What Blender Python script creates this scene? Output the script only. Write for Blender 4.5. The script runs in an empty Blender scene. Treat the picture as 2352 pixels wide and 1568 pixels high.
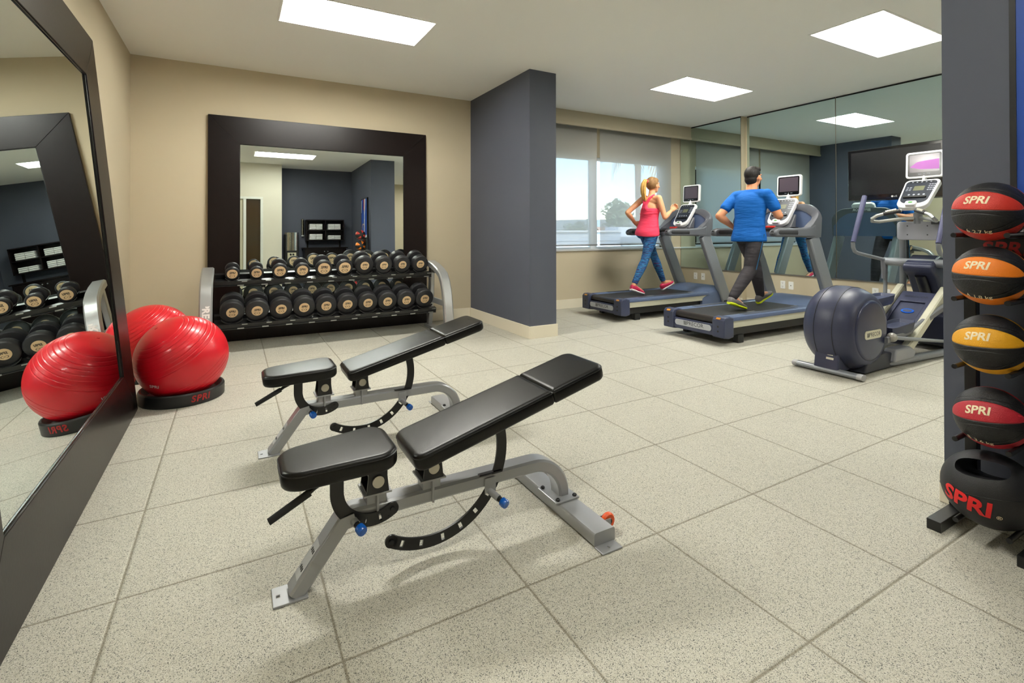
import bpy, bmesh, math, random
from mathutils import Vector, Matrix, Euler, noise
random.seed(7)
S = bpy.context.scene
COL = S.collection
PI = math.pi
R = math.radians

# ---------------------------------------------------------------- camera
EYE = 1.224
yaw, pitch, roll = .510887548, .00666583, -.00104167
fw = Vector((math.sin(yaw)*math.cos(pitch), math.cos(yaw)*math.cos(pitch), math.sin(pitch)))
rt = Vector((math.cos(yaw), -math.sin(yaw), 0))
up = rt.cross(fw)
r2 = rt*math.cos(roll) + up*math.sin(roll)
u2 = -rt*math.sin(roll) + up*math.cos(roll)
cd = bpy.data.cameras.new('camera')
cam = bpy.data.objects.new('camera', cd)
COL.objects.link(cam)
mm = Matrix((r2, u2, -fw)).transposed().to_4x4()
mm.translation = (0, 0, EYE)
cam.matrix_world = mm
cd.sensor_width = 36
cd.lens = 36*1142.5/2352
cd.shift_y = (521.25-784)/2352
cd.clip_start = .02
cd.clip_end = 2000
S.camera = cam

# ---------------------------------------------------------------- view + world
S.view_settings.view_transform = 'Standard'
S.view_settings.look = 'None'
S.view_settings.gamma = 1
S.view_settings.use_curve_mapping = False
S.view_settings.exposure = 1.6
S.cycles.use_denoising = True
S.cycles.max_bounces = 14
S.cycles.diffuse_bounces = 5
S.cycles.glossy_bounces = 8
S.cycles.transparent_max_bounces = 12
S.cycles.sample_clamp_indirect = 6
LAMP = 17.0        # radiance of the ceiling-light diffusers
w = bpy.data.worlds.new('world'); S.world = w; w.use_nodes = True
nt = w.node_tree; nt.nodes.clear()
out = nt.nodes.new('ShaderNodeOutputWorld'); bg = nt.nodes.new('ShaderNodeBackground')
sky = nt.nodes.new('ShaderNodeTexSky'); sky.sky_type = 'NISHITA'
sky.sun_elevation = R(50); sky.sun_rotation = R(190); sky.sun_disc = False
sky.air_density = 1.0; sky.dust_density = 0.2; sky.ozone_density = 2.0
bg.inputs['Strength'].default_value = 0.22
nt.links.new(sky.outputs[0], bg.inputs[0]); nt.links.new(bg.outputs[0], out.inputs[0])
sd = bpy.data.lights.new('sun', 'SUN'); sd.energy = 2.2; sd.angle = R(.6); sd.color = (1, .95, .87)
so = bpy.data.objects.new('sun', sd); COL.objects.link(so)
so.rotation_euler = Euler((R(42), 0, R(-20)))     # from the south side, over the roof: no direct sun through the north window

# ---------------------------------------------------------------- materials
def lin(c):
    if isinstance(c, str):
        c = tuple(int(c[i:i+2], 16) for i in (0, 2, 4))
    return tuple(((v/255)/12.92 if v/255 <= .04045 else ((v/255+.055)/1.055)**2.4) for v in c)
MATS = {}
def M(name, c=(200, 200, 200), rough=.5, metal=0, spec=.5, bump=0, bscale=300, coat=0, emit=0, var=0, vscale=8):
    if name in MATS: return MATS[name]
    m = bpy.data.materials.new(name); m.use_nodes = True; MATS[name] = m
    n = m.node_tree.nodes; l = m.node_tree.links; p = n['Principled BSDF']
    col = (*lin(c), 1)
    p.inputs['Base Color'].default_value = col
    p.inputs['Roughness'].default_value = rough
    p.inputs['Metallic'].default_value = metal
    p.inputs['Specular IOR Level'].default_value = spec
    p.inputs['Coat Weight'].default_value = coat
    p.inputs['Coat Roughness'].default_value = .08
    if emit:
        p.inputs['Emission Color'].default_value = col
        p.inputs['Emission Strength'].default_value = emit
    if bump or var:
        tc = n.new('ShaderNodeTexCoord')
    if bump:
        t = n.new('ShaderNodeTexNoise'); t.inputs['Scale'].default_value = bscale; t.inputs['Detail'].default_value = 3
        b = n.new('ShaderNodeBump'); b.inputs['Strength'].default_value = bump; b.inputs['Distance'].default_value = .002
        l.new(tc.outputs['Object'], t.inputs['Vector']); l.new(t.outputs['Fac'], b.inputs['Height']); l.new(b.outputs[0], p.inputs['Normal'])
    if var:
        t = n.new('ShaderNodeTexNoise'); t.inputs['Scale'].default_value = vscale; t.inputs['Detail'].default_value = 5
        mx = n.new('ShaderNodeMix'); mx.data_type = 'RGBA'
        mx.inputs['A'].default_value = tuple(v*(1-var) for v in col[:3]) + (1,)
        mx.inputs['B'].default_value = tuple(min(1, v*(1+var)) for v in col[:3]) + (1,)
        l.new(tc.outputs['Object'], t.inputs['Vector']); l.new(t.outputs['Fac'], mx.inputs['Factor']); l.new(mx.outputs['Result'], p.inputs['Base Color'])
    return m

def mirror_mat(name, tint):
    m = bpy.data.materials.new(name); m.use_nodes = True
    n = m.node_tree.nodes; l = m.node_tree.links; n.remove(n['Principled BSDF'])
    g = n.new('ShaderNodeBsdfGlossy'); g.inputs['Roughness'].default_value = 0; g.inputs['Color'].default_value = (*tint, 1)
    l.new(g.outputs[0], n['Material Output'].inputs[0])
    return m

# ---------------------------------------------------------------- mesh builder
def frame_axes(d, hint=None):
    d = Vector(d).normalized()
    h = Vector(hint) if hint else (Vector((0, 0, 1)) if abs(d.z) < .95 else Vector((1, 0, 0)))
    a = h.cross(d).normalized(); b = d.cross(a).normalized()
    return a, b, d
class MB:
    def __init__(s): s.bm = bmesh.new()
    def faces(s, vs, fs, mi=0):
        bv = [s.bm.verts.new(v) for v in vs]
        for f in fs:
            try:
                ff = s.bm.faces.new([bv[i] for i in f]); ff.material_index = mi
            except ValueError: pass
        return bv
    def box(s, c, d, rot=None, mi=0):
        x, y, z = d[0]/2, d[1]/2, d[2]/2
        vs = [Vector((a*x, b*y, e*z)) for a in (-1, 1) for b in (-1, 1) for e in (-1, 1)]
        if rot is not None:
            rm = rot if isinstance(rot, Matrix) else Euler(rot).to_matrix()
            vs = [rm @ v for v in vs]
        c = Vector(c); vs = [v+c for v in vs]
        s.faces(vs, [(0, 1, 3, 2), (4, 6, 7, 5), (0, 4, 5, 1), (2, 3, 7, 6), (0, 2, 6, 4), (1, 5, 7, 3)], mi); return s
    def bx(s, x0, x1, y0, y1, z0, z1, mi=0):
        return s.box(((x0+x1)/2, (y0+y1)/2, (z0+z1)/2), (abs(x1-x0), abs(y1-y0), abs(z1-z0)), None, mi)
    def loft(s, rings, cap=True, close=True, mi=0):
        n = len(rings[0]); base = []
        for r in rings: base.append([s.bm.verts.new(v) for v in r])
        for i in range(len(rings)-1):
            for j in range(n if close else n-1):
                k = (j+1) % n
                try:
                    f = s.bm.faces.new((base[i][j], base[i][k], base[i+1][k], base[i+1][j])); f.material_index = mi
                except ValueError: pass
        if cap:
            for b in (base[0][::-1], base[-1]):
                try:
                    f = s.bm.faces.new(b); f.material_index = mi
                except ValueError: pass
        return s
    def tube(s, pts, r, n=12, cap=True, hint=None, mi=0, sx=1, sy=1):
        pts = [Vector(p) for p in pts]
        rs = r if isinstance(r, (list, tuple)) else [r]*len(pts)
        rings = []; a = b = None
        for i, p in enumerate(pts):
            d = (pts[min(i+1, len(pts)-1)] - pts[max(i-1, 0)]).normalized()
            if a is None: a, b, _ = frame_axes(d, hint)
            else:
                a = (a - d*a.dot(d)).normalized(); b = d.cross(a).normalized()
            rings.append([p + a*(math.cos(t)*rs[i]*sx) + b*(math.sin(t)*rs[i]*sy) for t in [2*PI*k/n for k in range(n)]])
        return s.loft(rings, cap, True, mi)
    def cyl(s, p0, p1, r0, r1=None, n=24, mi=0):
        return s.tube([p0, p1], [r0, r0 if r1 is None else r1], n, True, None, mi)
    def sweep(s, pts, w, h, side, mi=0, scale=None):
        """rectangular beam along pts; side = fixed lateral axis (w), h in the bending plane"""
        pts = [Vector(p) for p in pts]; side = Vector(side).normalized(); rings = []
        c = min(w, h)*.16
        for i, p in enumerate(pts):
            d0 = (p - pts[i-1]).normalized() if i else (pts[1]-p).normalized()
            d1 = (pts[i+1]-p).normalized() if i < len(pts)-1 else d0
            d = (d0+d1).normalized(); k = 1/max(.5, d.dot(d0))
            nrm = side.cross(d).normalized()
            sc = scale[i] if scale else 1
            q = [(w/2-c, h/2), (w/2, h/2-c), (w/2, -h/2+c), (w/2-c, -h/2), (-w/2+c, -h/2), (-w/2, -h/2+c), (-w/2, h/2-c), (-w/2+c, h/2)]
            rings.append([p + side*(u*sc) + nrm*(v*k*sc) for u, v in q])
        return s.loft(rings, True, True, mi)
    def prism(s, poly, d0, d1, ax='y', mi=0):
        """poly in the two other axes, extruded from d0 to d1 along ax"""
        def P(u, v, d): return {'x': (d, u, v), 'y': (u, d, v), 'z': (u, v, d)}[ax]
        return s.loft([[P(u, v, d0) for u, v in poly], [P(u, v, d1) for u, v in poly]], True, True, mi)
    def lathe(s, prof, o, axis, n=48, mi=0, hint=None):
        """prof: (radius, height along axis)"""
        a, b, d = frame_axes(axis, hint); o = Vector(o); rings = []
        for r, h in prof:
            r = max(r, 1e-5)
            rings.append([o + d*h + a*(r*math.cos(2*PI*k/n)) + b*(r*math.sin(2*PI*k/n)) for k in range(n)])
        return s.loft(rings, True, True, mi)
    def ell(s, c, r, rot=None, nu=24, nv=14, mi=0):
        if not isinstance(r, (tuple, list)): r = (r, r, r)
        c = Vector(c); rings = []
        rm = Euler(rot).to_matrix() if rot else None
        for i in range(nv+1):
            t = -PI/2 + PI*i/nv; cr = max(math.cos(t), 1e-4); ring = []
            for k in range(nu):
                v = Vector((r[0]*cr*math.cos(2*PI*k/nu), r[1]*cr*math.sin(2*PI*k/nu), r[2]*math.sin(t)))
                ring.append(c + (rm @ v if rm else v))
            rings.append(ring)
        return s.loft(rings, True, True, mi)
    def caps(s, chain, n=14):
        """chain of (point, radius): tapered capsules for voxel-remeshed bodies"""
        for (p, r), (q, t) in zip(chain[:-1], chain[1:]):
            p, q = Vector(p), Vector(q)
            d = q-p; L = d.length
            if L < 1e-6: continue
            d /= L; a, b, _ = frame_axes(d); rings = []
            prof = [(r*math.cos(x), -r*math.sin(x)) for x in (1.5, 1.1, .7, .35)] + [(r, 0), (t, L)] + [(t*math.cos(x), L+t*math.sin(x)) for x in (.35, .7, 1.1, 1.5)]
            for rr, h in prof:
                rings.append([p + d*h + a*(rr*math.cos(2*PI*k/n)) + b*(rr*math.sin(2*PI*k/n)) for k in range(n)])
            s.loft(rings)
        return s
    def plate(s, us, vs, keep, mp, off, mi=0):
        """grid plate with holes: mp(u,v) -> point, thickness vector off"""
        off = Vector(off); top = {}; bot = {}
        def V(i, j):
            if (i, j) not in top:
                p = Vector(mp(us[i], vs[j])); top[i, j] = s.bm.verts.new(p); bot[i, j] = s.bm.verts.new(p+off)
            return top[i, j], bot[i, j]
        nu, nv = len(us)-1, len(vs)-1
        K = lambda i, j: 0 <= i < nu and 0 <= j < nv and keep(i, j)
        def F(*v):
            try:
                f = s.bm.faces.new(v); f.material_index = mi
            except ValueError: pass
        for i in range(nu):
            for j in range(nv):
                if not K(i, j): continue
                q = [V(i, j), V(i+1, j), V(i+1, j+1), V(i, j+1)]
                F(*[a for a, b in q]); F(*[b for a, b in q][::-1])
                for (da, db), (m0, m1) in (((0, -1), (0, 1)), ((1, 0), (1, 2)), ((0, 1), (2, 3)), ((-1, 0), (3, 0))):
                    if not K(i+da, j+db): F(q[m0][0], q[m0][1], q[m1][1], q[m1][0])
        return s
    def mesh(s, me, mat4):
        vs = [mat4 @ v.co for v in me.vertices]
        s.faces(vs, [tuple(p.vertices) for p in me.polygons]); return s
    def xf(s, m):
        bmesh.ops.transform(s.bm, matrix=m, verts=s.bm.verts[:]); return s
    def build(s, name, mat, parent=None, smooth=35, bevel=0, seg=2, world=False, clean=True):
        if clean: bmesh.ops.recalc_face_normals(s.bm, faces=s.bm.faces[:])
        me = bpy.data.meshes.new(name)
        if world and parent is not None:
            bmesh.ops.translate(s.bm, verts=s.bm.verts[:], vec=-parent.location)
        s.bm.to_mesh(me); s.bm.free()
        o = bpy.data.objects.new(name, me); COL.objects.link(o)
        for m in (mat if isinstance(mat, (list, tuple)) else [mat]): me.materials.append(m)
        if smooth:
            for p in me.polygons: p.use_smooth = True
            me.set_sharp_from_angle(angle=R(smooth))
        if parent is not None: o.parent = parent
        if bevel:
            b = o.modifiers.new('b', 'BEVEL'); b.width = bevel; b.segments = seg; b.limit_method = 'ANGLE'; b.angle_limit = R(40)
            b.harden_normals = False
        return o

def thing(name, label, cat, loc=(0, 0, 0), rotz=0, group=None):
    o = bpy.data.objects.new(name, None); COL.objects.link(o)
    o.location = loc; o.rotation_euler = (0, 0, rotz); o.empty_display_size = .1
    tag(o, label, cat, group); return o
def tag(o, label, cat, group=None):
    o['label'] = label; o['category'] = cat
    if group: o['group'] = group
    return o
def struct(o):
    o['kind'] = 'structure'; return o
def copy_tree(o, parent=None):
    c = o.copy(); COL.objects.link(c)
    if parent is not None:
        c.parent = parent; c.matrix_parent_inverse = o.matrix_parent_inverse.copy()
    for ch in list(KIDS.get(o.name, [])) if False else [x for x in o.children]:
        copy_tree(ch, c)
    return c
def bake(o):
    """replace an object's mesh by its evaluated one"""
    dg = bpy.context.evaluated_depsgraph_get(); dg.update()
    me = bpy.data.meshes.new_from_object(o.evaluated_get(dg), depsgraph=dg)
    o.modifiers.clear(); o.data = me
    return o
_TX = {}
def text_me(s, size=1.0, shear=0, bold=0, space=1.0, extrude=0.0):
    key = (s, size, shear, bold, space, extrude)
    if key in _TX: return _TX[key]
    cu = bpy.data.curves.new('lettering', 'FONT'); cu.body = s; cu.size = size; cu.shear = shear; cu.offset = bold*size
    cu.align_x = 'CENTER'; cu.align_y = 'CENTER'; cu.space_character = space; cu.extrude = extrude; cu.resolution_u = 3
    o = bpy.data.objects.new('lettering', cu); COL.objects.link(o)
    dg = bpy.context.evaluated_depsgraph_get(); dg.update()
    me = bpy.data.meshes.new_from_object(o.evaluated_get(dg), depsgraph=dg)
    bpy.data.objects.remove(o); bpy.data.curves.remove(cu)
    _TX[key] = me; return me
def place(o, xdir, ydir):
    """matrix putting text x along xdir, text y along ydir, origin o"""
    x = Vector(xdir).normalized(); y = Vector(ydir); y = (y - x*y.dot(x)).normalized(); z = x.cross(y)
    m = Matrix((x, y, z)).transposed().to_4x4(); m.translation = Vector(o); return m
def rrect(w, h, r, n=6, cx=0, cy=0):
    pts = []
    for (sx, sy, a0) in ((1, 1, 0), (-1, 1, 90), (-1, -1, 180), (1, -1, 270)):
        for k in range(n+1):
            a = R(a0 + 90*k/n); pts.append((cx + sx*(w/2-r) + r*math.cos(a), cy + sy*(h/2-r) + r*math.sin(a)))
    return pts
def arc(cx, cz, r, a0, a1, n):
    return [(cx + r*math.cos(R(a0+(a1-a0)*k/n)), cz + r*math.sin(R(a0+(a1-a0)*k/n))) for k in range(n+1)]
# ================================================================ setting
XL, YB, XR, CE = -.93, 6.40, 7.21, 3.05
BEIGE = M('beige_paint', (195, 183, 157), .75, spec=.25, bump=.06, bscale=260)
GREY = M('charcoal_paint', (82, 86, 98), .55, spec=.35, bump=.15, bscale=240)
CEIL = M('ceiling_paint', (243, 243, 238), .8, spec=.2, bump=.05, bscale=200)
CREAM = M('cream_trim', (226, 218, 198), .45, spec=.4)
WHITE = M('white_enamel', (240, 240, 236), .35)
ESP = M('espresso_wood', (20, 12, 11), .3, spec=.24, var=.25, vscale=14, bump=.1, bscale=60)
BLACKP = M('black_plastic', (22, 22, 23), .42)
ALU = M('brushed_aluminium', (176, 178, 178), .3, metal=1)

def floor_mat():
    m = bpy.data.materials.new('speckled_rubber_tile'); m.use_nodes = True
    n = m.node_tree.nodes; l = m.node_tree.links; p = n['Principled BSDF']
    tc = n.new('ShaderNodeTexCoord'); N = lambda t: n.new(t)
    def ramp(src, stops, interp='LINEAR'):
        r = N('ShaderNodeValToRGB'); r.color_ramp.interpolation = interp; e = r.color_ramp.elements
        while len(e) < len(stops): e.new(.5)
        for q, (pos, c) in zip(e, stops): q.position = pos; q.color = (*lin(c), 1)
        l.new(src, r.inputs[0]); return r.outputs[0]
    def mix(fac, a, b, mode='MIX'):
        x = N('ShaderNodeMix'); x.data_type = 'RGBA'; x.blend_type = mode
        if isinstance(fac, float): x.inputs['Factor'].default_value = fac
        else: l.new(fac, x.inputs['Factor'])
        for s, k in ((a, 'A'), (b, 'B')):
            if isinstance(s, tuple): x.inputs[k].default_value = (*s, 1)
            else: l.new(s, x.inputs[k])
        return x.outputs['Result']
    def math_(op, a, b=None):
        x = N('ShaderNodeMath'); x.operation = op
        for s, i in ((a, 0), (b, 1)):
            if s is None: continue
            if isinstance(s, (int, float)): x.inputs[i].default_value = s
            else: l.new(s, x.inputs[i])
        return x.outputs[0]
    # granules: per-cell random value decides the crumb colour
    v = N('ShaderNodeTexVoronoi'); v.inputs['Scale'].default_value = 560; l.new(tc.outputs['Object'], v.inputs['Vector'])
    sep = N('ShaderNodeSeparateColor'); l.new(v.outputs['Color'], sep.inputs[0])
    base = ramp(sep.outputs[0], [(0, (76, 77, 75)), (.07, (140, 140, 133)), (.13, (195, 192, 178)), (.55, (203, 200, 187)), (.8, (190, 186, 170)), (.9, (222, 220, 212))], 'CONSTANT')
    v2 = N('ShaderNodeTexVoronoi'); v2.inputs['Scale'].default_value = 400; l.new(tc.outputs['Object'], v2.inputs['Vector'])
    sep2 = N('ShaderNodeSeparateColor'); l.new(v2.outputs['Color'], sep2.inputs[0])
    dark = math_('LESS_THAN', sep2.outputs[1], .035)
    col = mix(math_('MULTIPLY', dark, .8), base, lin((58, 58, 60)))
    big = N('ShaderNodeTexNoise'); big.inputs['Scale'].default_value = 1.7; big.inputs['Detail'].default_value = 4; l.new(tc.outputs['Object'], big.inputs['Vector'])
    col = mix(.16, col, ramp(big.outputs['Fac'], [(.3, (178, 174, 158)), (.7, (240, 239, 233))]), 'MULTIPLY')
    # tile joints at the tile pitch
    xyz = N('ShaderNodeSeparateXYZ'); l.new(tc.outputs['Object'], xyz.inputs[0])
    wob = N('ShaderNodeTexNoise'); wob.inputs['Scale'].default_value = 55; l.new(tc.outputs['Object'], wob.inputs['Vector'])
    dd = []
    for ax, o in ((0, 1.496), (1, 1.475)):
        a = math_('DIVIDE', math_('SUBTRACT', xyz.outputs[ax], o), .61)
        fr = math_('ABSOLUTE', math_('SUBTRACT', math_('FRACT', math_('ADD', a, .5)), .5))
        dd.append(math_('MULTIPLY', fr, .61))
    dist = math_('MINIMUM', *dd)
    dist = math_('ADD', dist, math_('MULTIPLY', math_('SUBTRACT', wob.outputs['Fac'], .5), .0035))
    jr = N('ShaderNodeMapRange'); jr.inputs['From Min'].default_value = .0018; jr.inputs['From Max'].default_value = .0058
    l.new(dist, jr.inputs['Value'])
    br = N('ShaderNodeMapRange'); br.inputs['From Min'].default_value = .0; br.inputs['From Max'].default_value = .011; br.interpolation_type = 'SMOOTHSTEP'
    l.new(dist, br.inputs['Value'])
    col = mix(jr.outputs[0], mix(.6, col, lin((96, 84, 56))), col)
    l.new(col, p.inputs['Base Color'])
    p.inputs['Roughness'].default_value = .62; p.inputs['Specular IOR Level'].default_value = .35
    h = math_('ADD', math_('MULTIPLY', v.outputs['Distance'], .15), math_('MULTIPLY', br.outputs[0], 4.0))
    b = N('ShaderNodeBump'); b.inputs['Strength'].default_value = .55; b.inputs['Distance'].default_value = .0012
    l.new(h, b.inputs['Height']); l.new(b.outputs[0], p.inputs['Normal'])
    return m
struct(MB().bx(-1.1, 7.5, -4.2, 6.62, -.12, 0).build('floor', floor_mat(), smooth=0))

def holes(x0, x1, y0, y1, rects):
    us = sorted({x0, x1} | {v for r in rects for v in r[:2]}); vs = sorted({y0, y1} | {v for r in rects for v in r[2:]})
    def keep(i, j):
        cx, cy = (us[i]+us[i+1])/2, (vs[j]+vs[j+1])/2
        return not any(a < cx < b and c < cy < d for a, b, c, d in rects)
    return us, vs, keep
LIGHTS = [(.335, 1.56, 4.14, 4.75), (4.705, 5.95, 2.08, 2.69), (4.705, 5.95, 4.13, 4.74), (.39, 1.61, .45, 1.06), (4.705, 5.95, -1.97, -1.36)]
us, vs, kp = holes(-1.1, 7.5, -4.2, 6.62, LIGHTS)
struct(MB().plate(us, vs, kp, lambda u, v: (u, v, CE), (0, 0, .04)).build('ceiling', CEIL, smooth=0))
struct(MB().bx(-1.1, 7.5, -4.2, 6.62, CE+.25, CE+.3).build('ceiling_slab', CEIL, smooth=0))
struct(MB().bx(-1.08, XL, -.65, 6.55, 0, CE).build('wall_left', BEIGE, smooth=0))
struct(MB().bx(XL, 3.28, YB, 6.55, 0, CE).build('wall_back', BEIGE, smooth=0))
struct(MB().bx(2.92, 3.28, 4.80, YB, 0, CE).build('wall_column', GREY, smooth=0))
WIN = (3.55, 6.69, .92, 2.42)
us, vs, kp = holes(3.28, 7.36, 0, CE, [WIN])
struct(MB().plate(us, vs, kp, lambda u, v: (u, YB, v), (0, .15, 0)).build('wall_window', BEIGE, smooth=0))
struct(MB().bx(XR, 7.36, -4.2, YB, 0, CE).build('wall_right', BEIGE, smooth=0))
struct(MB().bx(7.10, XR, 5.15, YB, 0, CE).build('wall_chase', BEIGE, smooth=0))
struct(MB().bx(2.80, 3.36, -1.15, 1.01, 0, CE).build('wall_partition', GREY, smooth=0))
struct(MB().bx(1.03, 3.36, -1.3, -1.15, 0, CE).build('wall_rear', GREY, smooth=0))
struct(MB().bx(3.2, 7.36, -3.6, -3.45, 0, CE).build('wall_far_rear', BEIGE, smooth=0))
struct(MB().bx(3.2, 3.36, -3.45, -1.15, 0, CE).build('wall_side_rear', GREY, smooth=0))
us, vs, kp = holes(XL, 1.03, 0, CE, [(-.86, .575, 0, 2.2)])
struct(MB().plate(us, vs, kp, lambda u, v: (u, -.55, v), (0, -.12, 0)).build('wall_entry', M('pale_entry_paint', (218, 214, 196), .75, spec=.25), smooth=0))
struct(MB().bx(.91, 1.03, -1.3, -.67, 0, CE).build('wall_return', M('pale_entry_paint'), smooth=0))
# baseboards
def base(name, x0, x1, y0, y1):
    struct(MB().bx(x0, x1, y0, y1, 0, .14).build(name, CREAM, smooth=0, bevel=.003))
base('baseboard_back', XL+.014, 2.905, YB-.014, YB)
base('baseboard_left', XL, XL+.014, -.55, YB)
base('baseboard_column_side', 2.906, 2.92, 4.786, YB-.014)
base('baseboard_column_front', 2.92, 3.294, 4.786, 4.80)
base('baseboard_column_right', 3.28, 3.294, 4.80, YB)
base('baseboard_window', 3.294, 7.09, YB-.014, YB)
base('baseboard_right', XR-.014, XR, -3.4, 5.136)
base('baseboard_chase', 7.086, 7.10, 5.136, YB-.014)
base('baseboard_partition', 2.786, 2.80, -1.15, 1.024)
base('baseboard_partition_end', 2.80, 3.36, 1.01, 1.024)
# valance over the shades
struct(MB().bx(3.281, 7.099, 6.14, 6.17, 2.86, CE).bx(3.281, 7.099, 6.125, 6.17, 2.822, 2.862).build('trim_valance', M('valance_fabric', (172, 163, 140), .8, bump=.2, bscale=500), smooth=0, bevel=.003))
# window: frame, mullion, panes
FR = M('white_window_frame', (226, 230, 232), .4)
m = MB(); x0, x1, z0, z1 = WIN
m.bx(x0, x1, 6.47, 6.53, z1-.05, z1); m.bx(x0, x1, 6.47, 6.53, z0, z0+.032)
m.bx(x0, x0+.05, 6.47, 6.53, z0, z1); m.bx(x1-.05, x1, 6.47, 6.53, z0, z1); m.bx(5.095, 5.225, 6.465, 6.535, z0, z1)
struct(m.build('window_1', FR, smooth=0, bevel=.004))
def glass():
    g = bpy.data.materials.new('window_glass'); g.use_nodes = True; n = g.node_tree.nodes; l = g.node_tree.links
    n.remove(n['Principled BSDF']); t = n.new('ShaderNodeBsdfTransparent'); t.inputs[0].default_value = (.93, .97, .97, 1)
    gl = n.new('ShaderNodeBsdfGlossy'); gl.inputs['Roughness'].default_value = 0; f = n.new('ShaderNodeFresnel'); f.inputs[0].default_value = 1.35
    mx = n.new('ShaderNodeMixShader'); l.new(f.outputs[0], mx.inputs[0]); l.new(t.outputs[0], mx.inputs[1]); l.new(gl.outputs[0], mx.inputs[2]); l.new(mx.outputs[0], n['Material Output'].inputs[0]); return g
struct(MB().bx(x0+.045, 5.1, 6.498, 6.502, z0+.028, z1-.045).bx(5.22, x1-.045, 6.498, 6.502, z0+.028, z1-.045).build('window_1_pane', glass(), smooth=0))
struct(MB().bx(3.29, 7.09, 6.375, 6.48, .895, .921).build('window_1_sill', WHITE, smooth=0, bevel=.004))
# roller shades: open-weave screen cloth
def shade_mat():
    g = bpy.data.materials.new('screen_weave'); g.use_nodes = True; n = g.node_tree.nodes; l = g.node_tree.links
    n.remove(n['Principled BSDF'])
    t = n.new('ShaderNodeBsdfTransparent'); d = n.new('ShaderNodeBsdfDiffuse'); d.inputs[0].default_value = (*lin((192, 192, 188)), 1)
    tl = n.new('ShaderNodeBsdfTranslucent'); tl.inputs[0].default_value = (*lin((200, 204, 206)), 1)
    a = n.new('ShaderNodeMixShader'); a.inputs[0].default_value = .45; l.new(d.outputs[0], a.inputs[1]); l.new(tl.outputs[0], a.inputs[2])
    b = n.new('ShaderNodeMixShader'); b.inputs[0].default_value = .52; l.new(t.outputs[0], b.inputs[1]); l.new(a.outputs[0], b.inputs[2])
    l.new(b.outputs[0], n['Material Output'].inputs[0]); return g
SHD = shade_mat()
for (a, b, lab) in ((3.40, 5.105, 'grey screen roller shade left of the gap, beside the charcoal column'), (5.165, 6.77, 'grey screen roller shade right of the gap, behind the running woman')):
    t = thing('roller_shade', lab, 'window shade', ((a+b)/2, 6.31, .97), 0, 'roller shades on the window')
    MB().bx(a, b, 6.308, 6.3095, 1.0, 2.93).build('shade_cloth', SHD, t, 0, world=True)
    MB().cyl((a, 6.309, .99), (b, 6.309, .99), .012).build('hem_bar', M('hem_bar', (150, 152, 152), .4, metal=.6), t, world=True)
    MB().cyl((a, 6.33, 2.95), (b, 6.33, 2.95), .03).build('roller', M('hem_bar'), t, world=True)
# wall mirrors on the right
RMIR = mirror_mat('right_mirror_silver', (.64, .79, .80))
EDGE = M('mirror_edge', (14, 20, 18), .3)
def panel(x, ya, yb, lab):
    t = thing('wall_mirror', lab, 'mirror', (x, (ya+yb)/2, .56), 0, 'frameless mirror panels on the right wall')
    MB().bx(x-.006, x-.0005, ya, yb, .565, CE-.001).build('backing', EDGE, t, 0, world=True)
    MB().bx(x-.0075, x-.0062, ya+.002, yb-.002, .567, CE-.022).build('mirror_glass', RMIR, t, 0, world=True)
    MB().bx(x-.014, x-.0005, ya, yb, .552, .566).build('channel', ALU, t, 0, world=True)
panel(7.10, 5.155, 6.385, 'narrow frameless mirror on the projecting wall beside the window')
for i, y in enumerate((5.12, 3.77, 2.42, 1.07)):
    panel(XR, y-1.346, y-.002, ['frameless mirror panel behind the man on the treadmill', 'frameless mirror panel behind the flat television', 'frameless mirror panel right of the television', 'frameless mirror panel hidden behind the charcoal partition', 'frameless mirror panel deep behind the charcoal partition', 'last frameless mirror panel at the rear end of the right wall'][i])
# outlets and plates
def outlet(x, y, z, lab, kind):
    t = thing('wall_outlet', lab, 'outlet', (x, y, z), 0, 'outlets under the mirrors')
    MB().prism(rrect(.072, .116, .006, 3), -.006, 0, 'x').build('cover_plate', WHITE, t, 30)
    if kind:
        m = MB()
        for dz in (-.026, .026): m.prism(rrect(.034, .036, .01, 4, 0, dz), -.009, -.005, 'x')
        m.build('socket_face', WHITE, t, 30)
        m = MB()
        for dz in (-.026, .026):
            for dy in (-.007, .007): m.bx(-.0096, -.0085, dy-.0015, dy+.0015, dz-.002, dz+.010)
            m.cyl((-.0096, 0, dz-.011), (-.0085, 0, dz-.011), .0035, n=10)
        m.build('slot', BLACKP, t, 0)
    else:
        MB().cyl((-.012, 0, 0), (-.005, 0, 0), .006, n=14).build('coax_jack', BLACKP, t)
outlet(7.10, 6.06, .422, 'white double socket outlet nearer the window corner', 1)
outlet(7.10, 5.90, .422, 'white cable outlet beside the double socket near the window', 0)
outlet(XR, 4.535, .405, 'white double socket outlet left of its neighbour, behind the man’s treadmill', 1)
outlet(XR, 4.41, .402, 'white cable outlet behind the front of the man’s treadmill', 0)
outlet(XR, 3.30, .42, 'white double socket outlet behind the elliptical trainer', 1)
outlet(XR, 3.17, .42, 'white cable outlet behind the elliptical trainer', 0)

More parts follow.
